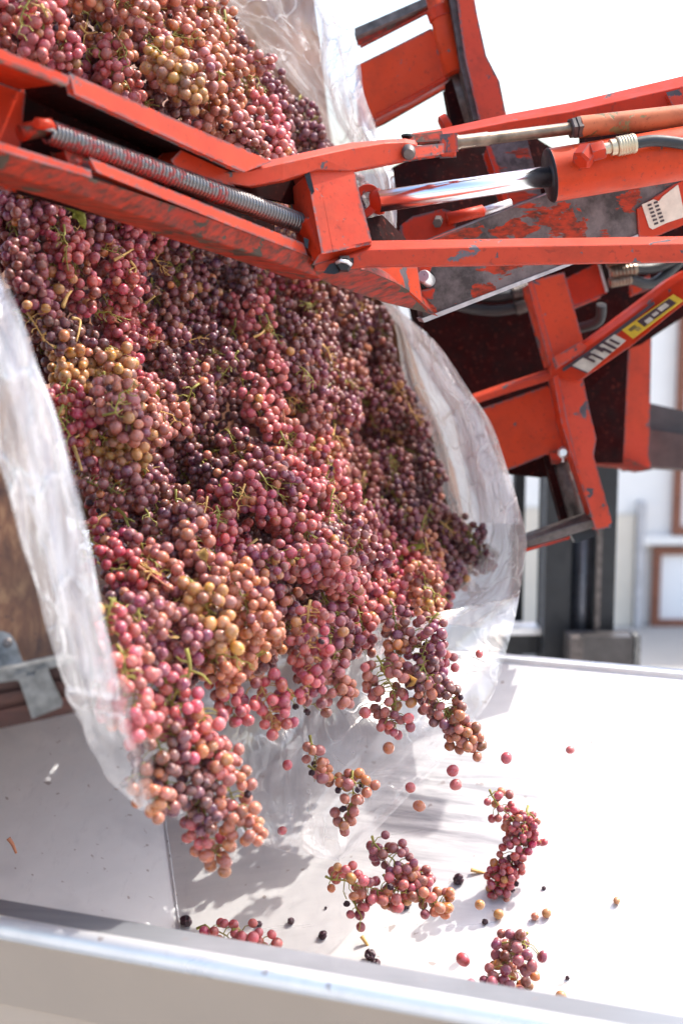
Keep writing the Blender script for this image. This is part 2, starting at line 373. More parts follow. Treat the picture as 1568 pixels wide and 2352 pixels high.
# front flange (sloping in), white rolled edge, outer front wall in two panels
bm = bmesh.new(); prism_bm(bm, [HP(-.8, .012, 0), HP(2, .012, 0), HP(2, .012, .003), HP(-.8, .012, .003)], v * .05 + Vector((0, 0, -.006))); finish('front_flange', bm, sheet('grey_rim_sheet', (.24, .25, .27), .35, .3), H, 0)
tube('rolled_front_edge', [HP(-.8, 0.0, 0), HP(2, 0.0, 0)], .0115, RIMM, H, 16)
bm = bmesh.new(); prism_bm(bm, [HP(-.8, -.002, -.012), HP(2, -.002, -.012), HP(2, .03, -.10), HP(-.8, .03, -.10)], v * .003); finish('front_wall_lip', bm, OUTER, H)
bm = bmesh.new(); prism_bm(bm, [HP(-.8, .034, -.101), HP(2, .034, -.101), HP(2, .05, -.75), HP(-.8, .05, -.75)], v * .003); finish('front_wall', bm, OUTER, H)
bm = bmesh.new(); prism_bm(bm, [HP(-.8, DEP + .05, -.02), HP(2, DEP + .05, -.02), HP(2, DEP + .05, -.75), HP(-.8, DEP + .05, -.75)], v * .003); finish('rear_wall', bm, SHEET_SIDE, H)
for a in (-.7, .6, 1.9):
    for b in (.12, DEP):
        bm = bmesh.new(); prism_bm(bm, [HP(a, b, -.1 if b < .5 else -.02), HP(a + .06, b, -.1 if b < .5 else -.02), HP(a + .06, b, -ZR), HP(a, b, -ZR)], v * .05); finish('leg', bm, GALV, H)

# ------------------------------------------------------------------ bin tipper (red clamp frame)
def DB(x, y=0): return 1 / (1 / 1.30 + (1 / 1.66 - 1 / 1.30) * x / 720)
T = empty('bin_tipper', W(784, 500, 2.0), 'red hydraulic bin tipper with chrome cylinder and long coil spring, clamped over the tilted bin', 'bin tipper')
ub = (W(720, 480, DB(720)) - W(0, 240, DB(0))).normalized(); bk = ub.cross(Vector((0, 0, 1))).normalized()
if bk.y < 0: bk = -bk
plate('channel_web', [(-60, 96), (172, 180), (150, 430), (-60, 372)], DB, 0, RED, T, v=bk * .008).location += bk * .075
plate('channel_web', [(173, 180), (600, 370), (730, 420), (745, 600), (690, 585), (151, 430)], DB, 0, RED_SHADED, T, v=bk * .008).location += bk * .075  # right web split off, channel shade put into its colour
plate('upper_flange', [(-60, 92), (158, 177), (156, 192), (-60, 110)], DB, 0, RED, T, v=bk * .072)
plate('upper_flange', [(163, 172), (618, 371), (560, 392), (540, 384), (174, 214)], DB, 0, RED_LIGHT, T, v=bk * .010)
plate('flange_underside', [(165, 180), (616, 374), (558, 390), (540, 382), (176, 211)], DB, 0, RED_SHADED, T, v=bk * .062).location += bk * .0102  # underside coloured near black to stand for shade under the flange
plate('flange_lip', [(-60, 111), (155, 193), (150, 196), (-60, 118)], DB, 0, RED_DIRTY, T, v=bk * .005)
plate('lower_flange', [(-60, 311), (207, 393), (209, 405), (-60, 325)], lambda x, y: DB(x) - .002, 0, RED, T, v=bk * .074)
plate('lower_flange', [(211, 367), (696, 561), (703, 583), (520, 512), (224, 392)], lambda x, y: DB(x) - .004, 0, RED_LIGHT, T, v=bk * .02)
S = []
for x, yt, yb in ((-60, 327, 374), (0, 344, 397), (209, 407, 459), (420, 478, 532), (600, 543, 591), (745, 600, 642)):
    d = DB(x); S.append([W(x, yt, d), W(x, yb, d + .022), W(x, yb, d + .022) + bk * .05, W(x, yt, d) + bk * .078])
loft('lower_box', S, RED_DIRTY, T, .002)
plate('end_stop', [(150, 345), (205, 362), (207, 388), (160, 372)], lambda x, y: DB(x) + .03, .02, RED_DIRTY, T)
tube('spring_hook_pin', [W(46, 306, DB(46) + .045), W(80, 298, DB(80) + .04), W(122, 290, DB(120) + .03)], [.0085, .0085, .0085], RED_DIRTY, T, 12)
tube('spring_hook', [W(84, 283, DB(84) + .02), W(112, 286, DB(112) + .02), W(122, 297, DB(120) + .025)], .0055, RED, T, 10)
A, Bp = W(112, 303, DB(112) + .028), W(694, 514, DB(694) + .030)
du = (Bp - A); L = du.length; t = du.normalized(); p, q = frame_of(t)
turns = 76; pts = []
for i in range(turns * 16 + 1):
    a = 2 * math.pi * i / 16; r = .0098
    pts.append(A + t * (L * i / (turns * 16)) + (p * math.cos(a) + q * math.sin(a)) * r)
coil = tube('coil_spring', pts, .0025, SPRING, T, 6)
tube('spring_end_loop', [A + p * .0098, A - t * .012 + p * .004, A - t * .016 - q * .004, A - t * .010 - p * .008, A + t * .002 - p * .009], .0022, SPRING, coil, 8)
tube('spring_rod', [A + t * .005, Bp], .0045, BLACK, T, 8)
# curved strap and its gusset
two_face('curved_strap', [(468, 392, 399, 404, 1.56), (520, 386, 396, 421, 1.575), (572, 376, 393, 428, 1.59), (650, 361, 375, 414, 1.61), (728, 343, 358, 390, 1.635), (803, 328, 342, 393, 1.66), (884, 320, 329, 377, 1.685), (930, 318, 327, 368, 1.70), (952, 322, 331, 358, 1.71), (958, 330, 335, 345, 1.715)], .032, RED_LIGHT, T, .001)
plate('strap_gusset', [(396, 368), (430, 334), (475, 345), (572, 386), (520, 400), (535, 424), (490, 412), (405, 384)], lambda x, y: DB(x) + .035, .03, RED, T)
plate('lower_gusset', [(480, 405), (590, 425), (668, 400), (690, 470), (600, 450)], lambda x, y: DB(x) + .05, .006, RED_SHADED, T)
# clamp block
plate('clamp_block', [(709, 393), (803, 374), (849, 556), (743, 577)], plane((709, 393, 1.64), (849, 556, 1.66), (743, 577, 1.63)), .055, RED_LIGHT, T, .003)
plate('block_side', [(664, 404), (707, 395), (741, 576), (702, 590), (700, 583)], plane((664, 404, 1.70), (707, 395, 1.643), (741, 576, 1.633)), .012, RED_DIRTY, T, .002)
plate('block_foot', [(744, 578), (849, 557), (848, 575), (722, 606), (735, 585)], plane((744, 578, 1.635), (849, 557, 1.66), (722, 606, 1.65)), .05, RED, T, .002)
# lower arm
two_face('lower_arm', [(722, 604, 607, 622, 1.655), (752, 583, 600, 622, 1.655), (849, 553, 574, 613, 1.66), (1100, 549, 568, 610, 1.66), (1400, 545, 563, 604, 1.655), (1660, 541, 558, 600, 1.65)], .05, RED_LIGHT, T, .002)
pvb = lathe('pivot_bolt', W(790, 606, 1.640), W(790, 606, 1.665), [(0, .008), (.3, .011), (1, .011)], BLACK, T, 6)
tube('split_pin', [W(772, 604, 1.640), W(783, 599, 1.636), (W(797, 602, 1.636)), W(806, 608, 1.64)], .0022, BOLT, pvb, 8)
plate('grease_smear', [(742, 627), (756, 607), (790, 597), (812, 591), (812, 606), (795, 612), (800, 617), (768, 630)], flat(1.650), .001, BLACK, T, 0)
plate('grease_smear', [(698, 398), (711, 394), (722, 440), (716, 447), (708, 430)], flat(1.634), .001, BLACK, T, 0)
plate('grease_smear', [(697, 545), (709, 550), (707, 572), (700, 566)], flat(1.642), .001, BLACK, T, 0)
# gusset under the arm
plate('arm_gusset', [(815, 616), (958, 613), (970, 695), (996, 720), (940, 669), (903, 647), (845, 622)], plane((815, 616, 1.72), (958, 613, 1.80), (996, 720, 1.82)), .006, ORANGE, T)
plate('gusset_flange', [(728, 625), (815, 618), (845, 624), (903, 649), (940, 671), (997, 722), (978, 716), (884, 693), (759, 650), (735, 640)], plane((728, 625, 1.68), (940, 671, 1.79), (759, 650, 1.71)), .05, RED_DIRTY, T, .0015)
# chrome rod, eye, barrel
RA, RB = W(868, 463, 1.74), W(1270, 404, 1.78)
tube('cylinder_rod', [RA, RB + (RB - RA) * .1], .0133, CHROME, T, 48)
bm = bmesh.new(); C = W(838, 462, 1.745); n = (C - CAM).normalized(); ax, ay = RT, UP; rows = []
for (rx, ry, off) in ((.0185, .0215, 0), (.0185, .0215, .028), (.0075, .0120, .028), (.0075, .0120, 0)):
    rows.append([bm.verts.new(C + n * off + ax * (math.cos(a) * rx + math.sin(a) * .004 * (1 if rx < .01 else 1)) + ay * math.sin(a) * ry) for a in [2 * math.pi * i / 32 for i in range(32)]])
for i in range(4):
    a, b = rows[i], rows[(i + 1) % 4]
    for j in range(32): bm.faces.new((a[j], a[(j + 1) % 32], b[(j + 1) % 32], b[j]))
finish('rod_eye', bm, RED, T, .0015)
lathe('eye_neck', W(852, 466, 1.755), W(878, 461, 1.752), [(0, .012), (.5, .0165), (.9, .0165), (1, .0145)], RED, T)
plate('eye_web', [(838, 506), (878, 496), (930, 548), (932, 553), (849, 553)], plane((838, 506, 1.73), (878, 496, 1.77), (930, 548, 1.80)), .02, RED_SHADED, T)
A, Bp = W(1262, 403, 1.785), W(1680, 334, 1.80)
barrel = lathe('cylinder_barrel', A, Bp, [(.04, .015), (.04, .0275), (.001, .0300), (0, .0335), (.004, .0342), (.02, .0335), (.9, .0335), (1, .03)], ORANGE, T, 64)
dd = (Bp - A).normalized()
lathe('gland_ring', A + dd * .004, A + dd * .012, [(0, .0180), (.02, .0215), (.3, .0265), (1, .0275)], GALV, barrel, 48)
lathe('gland_seal', A - dd * .001, A + dd * .008, [(0, .0150), (.1, .0175), (1, .0185)], DARKSTEEL, barrel, 32)
lathe('barrel_lip', A - dd * .0025, A + dd * .0015, [(0, .0318), (.2, .0330), (.8, .0346), (1, .0340)], BLACK, barrel, 64)
# hose and fitting
lathe('banjo_fitting', W(1332, 372, 1.735), W(1352, 345, 1.745), [(0, .010), (.12, .0135), (.9, .0135), (1, .011)], RED, barrel, 6)
lathe('fitting_nut', W(1352, 352, 1.74), W(1386, 343, 1.74), [(0, .010), (.1, .0125), (.9, .0125), (1, .011)], RED, barrel, 6)
pf = [(0, .007), (.2, .007), (.21, .010), (.38, .010), (.4, .0085)] + [(.42 + i * .045, .0125 if i % 2 else .0115) for i in range(12)] + [(1, .012)]
lathe('hose_ferrule', W(1386, 342, 1.74), W(1456, 329, 1.745), pf, BRASS, barrel, 20)
tube('hydraulic_hose', catmull([W(1452, 330, 1.745), W(1500, 323, 1.75), W(1560, 329, 1.755), W(1620, 345, 1.76), W(1690, 380, 1.76)], 8), .0072, RUBBER, T, 16)
# tie rod above
trod = lathe('tie_rod', W(1044, 328, 1.74), W(1318, 294, 1.78), [(0, .010), (.02, .0098), (.04, .0086), (.27, .0086), (.28, .0076), (1, .0078)], STEELROD, T)
lathe('lock_nut', W(1308, 295, 1.777), W(1330, 292, 1.78), [(0, .0115), (.1, .0135), (.45, .0135), (.5, .012), (.55, .0145), (1, .0145)], DARKSTEEL, trod, 6)
lathe('tie_rod_sleeve', W(1326, 292.5, 1.78), W(1690, 252, 1.82), [(0, .012), (.01, .0138), (1, .0142)], BROWNROD, T, 40)
plate('clevis_yoke', [(1012, 312), (1046, 309), (1048, 345), (1016, 347)], 1.73, .028, RED_LIGHT, T, .002)
plate('clevis_tine', [(928, 341), (1016, 333), (1016, 350), (936, 362)], plane((928, 341, 1.70), (1016, 333, 1.725), (936, 362, 1.70)), .010, RED_LIGHT, T, .002)
plate('clevis_tine', [(926, 315), (1012, 304), (1014, 320), (930, 325)], plane((926, 315, 1.73), (1012, 304, 1.755), (930, 325, 1.73)), .010, RED_DIRTY, T, .002)
cpin = lathe('clevis_pin', W(938, 354, 1.69), W(934, 318, 1.76), [(0, .006), (.05, .0085), (.2, .0085), (.21, .006), (1, .006)], DARKSTEEL, T, 16)
lathe('clevis_pin_head', W(934, 315, 1.728), W(934, 309, 1.728), [(0, .007), (.8, .007), (1, .004)], BLACK, cpin, 8)
# long upper beam
two_face('upper_beam', [(945, 306, 308, 313, 1.90), (1010, 296, 312, 332, 1.90), (1164, 262, 281, 312, 1.90), (1316, 234, 256, 290, 1.89), (1568, 174, 199, 246, 1.87), (1680, 148, 172, 224, 1.86)], .07, RED, T, .002)
plate('beam_rib', [(1532, 214), (1600, 196), (1600, 245), (1550, 252)], 1.86, .05, RED_LIGHT, T)
# body plates behind
plate('body_plate', [(905, 384), (1010, 336), (1212, 300), (1236, 322), (1274, 346), (1274, 575), (850, 575), (905, 500)], plane((905, 384, 2.25), (1212, 300, 2.35), (905, 500, 2.25)), .03, RED_SHADED, T)
plate('body_plate', [(1344, 305), (1700, 225), (1700, 575), (1274, 575), (1274, 395), (1344, 350)], plane((1344, 305, 2.35), (1700, 225, 2.4), (1344, 350, 2.35)), .03, RED_SHADED, T)
plate('body_post', [(1122, 336), (1208, 322), (1246, 470), (1172, 478)], 2.12, .05, WORN, T)
plate('body_post_edge', [(1117, 336), (1124, 335), (1174, 478), (1164, 480)], 2.115, .05, RED, T)
# small lever
plate('lever_lug', [(924, 522), (950, 502), (1016, 486), (1043, 494), (1040, 520), (1000, 548), (930, 552)], 2.05, .03, RED, T, .004)
tube('lever_barrel', [W(1025, 503, 2.04), W(1108, 484, 2.05)], .0085, RED, T, 16)
tube('lever_rod', [W(1104, 487, 2.05), W(1172, 466, 2.06)], .0062, BOLT, T, 16)
lathe('lever_bolt', W(1004, 513, 2.03), W(1006, 505, 2.05), [(0, .007), (1, .007)], DARKSTEEL, T, 6)
# worn diagonal plank of steel
pl = plane((960, 600, 1.86), (1640, 400, 1.96), (975, 737, 1.88))
plate('worn_side_plate', [(950, 600), (992, 552), (1244, 452), (1680, 290), (1680, 455), (1316, 604), (975, 737), (966, 690)], pl, .02, WORN, T, .001)
plate('side_plate_edge', [(968, 732), (1316, 599), (1680, 450), (1680, 458), (1316, 607), (974, 741)], lambda x, y: pl(x, y) - .003, .02, simple('bare_steel_edge', (.42, .40, .42), .4, .6, .3, 60), T, 0)
plate('bolt_recess_dark', [(962, 622), (985, 616), (996, 630), (996, 662), (975, 668), (962, 650)], lambda x, y: pl(x, y) - .003, .002, BLACK, T, 0)  # raised black patch stands for the dark of a bolt hole
lathe('plate_bolt', W(972, 634, 1.84), W(984, 645, 1.865), [(0, .0075), (.1, .009), (1, .009)], BOLT, T, 20)
plate('bolt_clip', [(962, 612), (990, 610), (986, 624), (964, 626)], lambda x, y: pl(x, y) - .012, .008, RED, T)
plate('bolt_clip', [(966, 670), (996, 664), (992, 684), (968, 686)], lambda x, y: pl(x, y) - .012, .008, RED, T)
plate('sticker_backing', [(1462, 480), (1545, 425), (1680, 370), (1680, 470), (1500, 546), (1466, 545)], lambda x, y: pl(x, y) - .004, .003, RED, T, 0)
PAPER = simple('aged_paper', (.66, .55, .45), .7, 0, .15, 60, .2); INK = simple('dark_ink', (.05, .03, .035), .6, 0, .2)
stk = plate('instruction_sticker', [(1473, 470), (1500, 458), (1512, 462), (1522, 450), (1556, 424), (1562, 450), (1572, 498), (1530, 512), (1498, 527), (1490, 522)], lambda x, y: pl(x, y) - .0055, .001, PAPER, T, 0)
for i in range(2):
    for j in range(6):
        x0, y0 = 1486 + i * 14 + j * 3, 470 + j * 8.5 - i * 6
        plate('printed_line', [(x0, y0), (x0 + 9, y0 - 3), (x0 + 10, y0 + 1.5), (x0 + 1, y0 + 4.5)], lambda x, y: pl(x, y) - .0065, .0005, INK, stk, 0)
# lower frame: posts, rails, plates
plate('rear_plate', [(930, 590), (1700, 590), (1700, 640), (1470, 790), (1440, 800), (1428, 1062), (1170, 1060), (1092, 922), (960, 770)], plane((968, 590, 2.62), (1700, 590, 2.7), (1092, 922, 2.66)), .04, RED_SHADED, T)  # shade-dark sheet, extended to fill the gaps between the posts
plate('upright_post', [(1219, 648), (1293, 628), (1337, 788), (1279, 828), (1268, 822)], plane((1219, 648, 2.36), (1293, 628, 2.37), (1279, 828, 2.36)), .05, ORANGE, T, .002)
plate('post_edge', [(1212, 650), (1222, 646), (1270, 818), (1276, 838), (1262, 838)], 2.352, .06, RED_LIGHT, T, .001)
plate('valve_box', [(1298, 642), (1372, 606), (1390, 672), (1318, 702)], 2.45, .06, RED, T, .002)
plate('box_edge_strip', [(1372, 606), (1378, 606), (1396, 668), (1390, 672)], 2.445, .03, BOLT, T, 0)
for (a, b, r) in (((1392, 606), (1440, 594), .010), ((1400, 628), (1462, 618), .012), ((1398, 650), (1450, 640), .010)):
    lathe('hose_coupling', W(*a, 2.42), W(*b, 2.42), [(0, r * .8), (.05, r)] + [(.1 + i * .07, r * (1 if i % 2 else .88)) for i in range(12)] + [(1, r * .8)], STEELROD, T, 12)
for s in ((1455, 618, 1520, 610, 1600, 560), (1445, 640, 1500, 650, 1560, 600), (1380, 700, 1370, 740, 1300, 760)):
    tube('hydraulic_hose', catmull([W(s[0], s[1], 2.42), W(s[2], s[3], 2.44), W(s[4], s[5], 2.46)], 8), .009, RUBBER, T, 12)
for (y, dx) in ((668, 0), (700, 6)):
    lathe('hose_coupling', W(1175 + dx, y + 8, 2.5), W(1215 + dx, y - 4, 2.5), [(0, .010), (.05, .013)] + [(.1 + i * .08, .014 if i % 2 else .0125) for i in range(10)] + [(1, .012)], DARKSTEEL, T, 14)
    tube('hydraulic_hose', catmull([W(1178 + dx, y + 8, 2.5), W(1130, y + 14, 2.5), W(1060, y + 4, 2.52), W(1000, y - 20, 2.55)], 8), .0095, RUBBER, T, 12)
plate('bright_tab', [(1449, 652), (1490, 632), (1494, 660), (1452, 676)], 2.5, .02, RED_LIGHT, T)
plate('bright_tab', [(1458, 612), (1482, 604), (1484, 612), (1460, 622)], 2.5, .02, RED_LIGHT, T)
plate('latch_strip', [(1516, 610), (1522, 608), (1532, 645), (1526, 648)], 2.45, .01, RED_LIGHT, T)
two_face('diagonal_arm', [(1264, 834, 846, 868, 2.34), (1282, 824, 836, 870, 2.335), (1330, 796, 812, 876, 2.32), (1448, 708, 726, 796, 2.28), (1530, 646, 664, 730, 2.24), (1568, 624, 640, 700, 2.22), (1700, 575, 592, 640, 2.2)], .05, RED, T, .002)
plate('joint_cap', [(1276, 822), (1330, 790), (1342, 796), (1336, 806), (1282, 840)], 2.315, .02, RED_LIGHT, T, .003)
def arm_d(x, y): return 2.335 - (x - 1282) / (1568 - 1282) * .115 - .004
YEL = simple('yellow_sticker', (.62, .44, .03), .5, 0, .2, 60); WHT = simple('dirty_white_sticker', (.50, .48, .40), .6, 0, .25, 60)
P1 = [(1427, 758), (1545, 676), (1568, 690), (1452, 778)]
s1 = plate('warning_sticker', P1, arm_d, .001, YEL, T, 0)
def on(P, a, b): # bilinear in sticker quad
    x = (1 - b) * ((1 - a) * P[0][0] + a * P[1][0]) + b * ((1 - a) * P[3][0] + a * P[2][0]); y = (1 - b) * ((1 - a) * P[0][1] + a * P[1][1]) + b * ((1 - a) * P[3][1] + a * P[2][1]); return x, y
MK = s1
def mark(nm, P, a0, a1, b0, b1, m, o=.0012): plate(nm, [on(P, a0, b0), on(P, a1, b0), on(P, a1, b1), on(P, a0, b1)], lambda x, y: arm_d(x, y) - o, .0004, m, MK, 0)
mark('printed_panel', P1, .27, .90, .10, .80, INK)
for a, b, c0, c1 in ((.34, .46, .42, .78), (.50, .60, .34, .62), (.64, .80, .22, .62)): mark('printed_letter', P1, a, b, c0, c1, WHT, .0022)
mark('printed_emblem', P1, .07, .20, .22, .50, simple('faded_ink', (.16, .12, .03), .6)); mark('printed_emblem', P1, .14, .22, .5, .8, simple('faded_ink_two', (.28, .21, .05), .6))
P2 = [(1310, 842), (1410, 768), (1436, 782), (1346, 858)]
MK = plate('model_plate', P2, arm_d, .001, WHT, T, 0)
for a0, a1, c0, c1 in ((.0, .03, .0, 1), (.28, .33, .0, .75), (.33, .44, .0, .22), (.40, .45, .2, 1), (.55, .64, .0, .55), (.60, .66, .3, 1), (.72, .78, .0, 1), (.84, .89, .1, .9)): mark('printed_letter', P2, a0, a1, c0, c1, INK)
plate('arm_scrape', [(1290, 846), (1350, 806), (1440, 738), (1500, 692), (1502, 699), (1442, 747), (1352, 815), (1292, 854)], lambda x, y: arm_d(x, y) + .0015, .001, simple('bare_black_scrape', (.05, .045, .055), .5), T, 0)
plate('brace_gusset', [(1330, 880), (1436, 800), (1440, 806), (1345, 900)], 2.40, .03, RED_SHADED, T)
two_face('cross_rail', [(1086, 908, 914, 930, 2.42), (1180, 876, 883, 899, 2.39), (1276, 846, 853, 870, 2.36)], .05, RED_LIGHT, T, .003)
plate('box_plate', [(1103, 944), (1250, 893), (1262, 893), (1270, 905), (1298, 1008), (1294, 1026), (1262, 1037), (1155, 1079), (1130, 1010)], plane((1103, 944, 2.45), (1250, 893, 2.42), (1155, 1079, 2.44)), .07, ORANGE, T, .004)
plate('box_underside', [(1164, 1080), (1252, 1050), (1252, 1094), (1172, 1086)], 2.47, .05, RED_SHADED, T)
plate('swing_post', [(1281, 862), (1336, 872), (1352, 950), (1366, 1007), (1360, 1048), (1402, 1198), (1399, 1210), (1368, 1214), (1330, 1090), (1300, 960)], plane((1281, 862, 2.34), (1336, 872, 2.34), (1402, 1198, 2.33)), .05, RED_LIGHT, T, .002)
plate('swing_post_edge', [(1270, 866), (1281, 862), (1300, 960), (1330, 1090), (1366, 1205), (1356, 1180), (1316, 1055), (1290, 975)], 2.332, .055, RED, T, .001)
plate('inner_strip', [(1250, 1048), (1268, 1044), (1306, 1200), (1292, 1204)], 2.42, .03, RED_SHADED, T)
tube('swing_cylinder', [W(1290, 1050, 2.42), W(1330, 1200, 2.42)], .0175, DARKSTEEL, T, 24)
cbr = plate('cylinder_bracket', [(1262, 1040), (1294, 1030), (1300, 1058), (1268, 1066)], 2.40, .03, RED_DIRTY, T)
lathe('bracket_bolt', W(1293, 1039, 2.36), W(1293, 1039, 2.39), [(0, .006), (.2, .0102), (1, .0102)], BOLT, cbr, 20)
tube('dripping_grease', [W(1293, 1048, 2.37), W(1292, 1062, 2.37)], .0022, BOLT, T, 8)
two_face('foot_bar', [(1190, 1238, 1247, 1266, 2.36), (1206, 1233, 1242, 1259, 2.36), (1300, 1200, 1210, 1232, 2.35), (1364, 1180, 1192, 1212, 2.34), (1380, 1182, 1192, 1210, 2.34)], .05, DARKSTEEL, T, .002)
plate('foot_bar_edge', [(1206, 1260), (1308, 1232), (1308, 1238), (1206, 1268)], 2.362, .03, RED, T, 0)
plate('foot_block', [(1310, 1222), (1358, 1210), (1364, 1230), (1322, 1246)], 2.37, .04, BLACK, T)
tube('corner_weld', [W(1352, 1180, 2.335), W(1364, 1186, 2.335), W(1370, 1205, 2.335)], .005, DARKSTEEL, T, 8)
# upper tower
plate('tower_top_bar', [(816, 72), (990, 0), (1060, -30), (1060, -10), (1000, 12), (822, 104)], plane((816, 72, 2.35), (990, 0, 2.3), (824, 118, 2.35)), .015, RED_DIRTY, T)
plate('tower_top_edge', [(815, 66), (985, -8), (1060, -38), (1060, -22), (992, 6), (818, 82)], 2.29, .02, DARKSTEEL, T, .001)
plate('tower_plate', [(820, 154), (905, 112), (988, 70), (1010, 84), (1054, 160), (1036, 172), (862, 272), (825, 288)], plane((820, 152, 2.32), (988, 63, 2.28), (862, 272, 2.32)), .05, ORANGE, T, .003)
two_face('tower_plate_lip', [(862, 262, 266, 274, 2.30), (950, 214, 220, 230, 2.28), (1036, 166, 172, 180, 2.26)], .05, RED, T, .001)
tube('hinge_barrel', [W(1003, -10, 2.24), W(1022, 75, 2.24), W(1046, 168, 2.24)], .0185, ORANGE, T, 28)
lathe('hinge_collar', W(1004, 16, 2.24), W(1014, 46, 2.24), [(0, .014), (.1, .020), (.9, .020), (1, .017)], RED, T, 24)
tube('hinge_pin', [W(1046, 160, 2.26), W(1082, 285, 2.26)], .0155, DARKSTEEL, T, 24)
plate('hinge_hook', [(1022, 196), (1040, 180), (1072, 290), (1040, 295)], 2.25, .04, RED_SHADED, T)
plate('tower_post', [(1048, -40), (1078, -40), (1092, 40), (1112, 130), (1142, 188), (1158, 268), (1104, 276), (1070, 130)], flat(2.18), .05, RED_LIGHT, T, .003)
plate('tower_post_edge', [(1028, -40), (1047, -40), (1069, 130), (1102, 272), (1088, 274), (1058, 150)], 2.2, .05, DARKSTEEL, T, .001)
lathe('stop_bolt', W(1012, 290, 2.1), W(1030, 280, 2.1), [(0, .010), (.2, .014), (1, .014)], RED, T, 12)

# ------------------------------------------------------------------ forklift
K = empty('forklift', W(1330, 1500, 3.6).xyz * 1, 'black forklift mast with lift cylinder and red carriage standing behind the hopper', 'forklift')
K.location.z = 0
def vbox(name, x0, x1, y0, y1, d, th, mat, bev=.003):
    """upright box whose plan position comes from the row y=1300 at depth d"""
    a, b = W(x0, 1300, d), W(x1, 1300, d); yy = a.y
    za, zb = hit_z(y1, yy), hit_z(y0, yy)
    bm = bmesh.new(); prism_bm(bm, [Vector((a.x, yy, za)), Vector((b.x, yy, za)), Vector((b.x, yy, zb)), Vector((a.x, yy, zb))], Vector((0, th, 0))); return finish(name, bm, mat, K, bev)
def hit_z(py, Y): r = ray(784, py); return CZ + r.z / r.y * Y
vbox('mast_rail', 1254, 1308, 640, 2700, 3.6, .14, BLACK); vbox('mast_rail', 1364, 1410, 640, 2700, 3.6, .14, BLACK)
a = W(1338, 1300, 3.7)
tube('lift_cylinder', [Vector((a.x, a.y, .15)), Vector((a.x, a.y, hit_z(700, a.y)))], .034, simple('grey_cylinder', (.16, .17, .20), .35, .7), K, 28)
vbox('mast_channel_back', 1308, 1364, 700, 2700, 3.82, .02, BLACK); vbox('chain', 1372, 1378, 1220, 1500, 3.57, .01, DARKSTEEL)
vbox('mast_rail', 1180, 1200, 700, 2700, 3.9, .05, BLACK); vbox('crossbar', 1160, 1256, 1458, 1500, 3.7, .06, BLACK)
vbox('crossbar_cap', 1160, 1256, 1446, 1456, 3.68, .08, RIMM)
vbox('tilt_bracket', 1312, 1460, 1466, 1580, 3.5, .07, simple('grey_bracket', (.07, .065, .065), .4, .5)); vbox('bracket_arm', 1318, 1340, 1470, 1580, 3.44, .05, DARKSTEEL)
vbox('bracket_end', 1462, 1474, 1462, 1580, 3.5, .04, GALV); vbox('base_plate', 1150, 1480, 1545, 1640, 3.75, .4, BLACK)
plate('carriage_post', [(1446, 792), (1492, 762), (1486, 1050), (1492, 1074), (1442, 1078), (1432, 1050)], 2.95, .06, RED_LIGHT, K, .003)
plate('carriage_post_side', [(1420, 818), (1445, 793), (1431, 1050), (1412, 1058)], plane((1420, 818, 3.0), (1445, 793, 2.95), (1412, 1058, 3.0)), .02, RED_SHADED, K)  # shaded side of the post drawn in the darker red
plate('carriage_foot', [(1350, 1052), (1428, 1050), (1492, 1078), (1470, 1082), (1425, 1072), (1350, 1064)], 2.93, .06, RED_DIRTY, K)
BRN = simple('brown_black_steel', (.075, .045, .04), .6, .2)
plate('carriage_bar', [(1484, 926), (1700, 975), (1700, 1020), (1484, 984)], 3.05, .1, simple('charcoal_steel', (.05, .045, .045), .6), K)
plate('carriage_bar', [(1482, 986), (1700, 1022), (1700, 1085), (1482, 1070)], 3.02, .1, BRN, K)

# ------------------------------------------------------------------ wooden bin
BN = empty('wooden_bin', W(100, 1500, 1.5), 'tilted reddish plywood fruit bin with galvanised corner brackets, full of grapes', 'bin')
pb = plane((-80, 600, 1.37), (200, 1560, 1.30), (-80, 1560, 1.29))
plate('side_panel', [(-1500, -1200), (-330, -1200), (-90, 100), (-20, 560), (80, 900), (160, 1250), (230, 1500), (140, 1515), (52, 1534), (-1500, 1780)], pb, .018, PLY, BN, .001)  # extended out of view, also to block sun and skylight
# laminated rail: separate boards
pr = plane((-80, 1620, 1.275), (195, 1570, 1.29), (-80, 1700, 1.283))
n_b = 6
for i in range(n_b):
    a0, a1 = i / n_b, (i + .90) / n_b
    L0, L1, R0, R1 = 1568 + a0 * 112, 1568 + a1 * 112, 1516 + a0 * 112, 1516 + a1 * 112
    o = plate('board', [(-100, L0 + 14), (204, R0), (212, R1), (-100, L1 + 14)], lambda x, y, i=i: pr(x, y) + rnd_off[i], .03 if i < n_b - 1 else .045, REDWOOD, BN, .0012) if False else plate('board', [(-1500, L0 + 250), (-100, L0 + 14), (204, R0), (212, R1), (-100, L1 + 14), (-1500, L1 + 250)], lambda x, y, i=i: pr(x, y) + (.004 if i % 2 else 0), .035, REDWOOD, BN, .0012)
plate('metal_channel', [(-100, 1558), (40, 1536), (150, 1512), (170, 1518), (60, 1548), (40, 1560), (-100, 1580)], lambda x, y: pr(x, y) - .006, .012, GALV, BN, .001)
plate('bracket', [(36, 1552), (56, 1546), (60, 1556), (84, 1552), (86, 1540), (106, 1534), (118, 1566), (142, 1614), (140, 1622), (76, 1648), (60, 1600), (48, 1566)], lambda x, y: pr(x, y) - .010, .004, GALV, BN, .001)
brk = plate('bracket', [(-100, 1458), (6, 1452), (22, 1458), (34, 1476), (54, 1532), (-100, 1552)], lambda x, y: pb(x, y) - .005, .004, GALV, BN, .001)
lathe('screw', W(18, 1476, pb(18, 1476) - .007), W(18, 1476, pb(18, 1476) - .004), [(0, .003), (.5, .0045), (1, .0045)], DARKSTEEL, brk, 12)
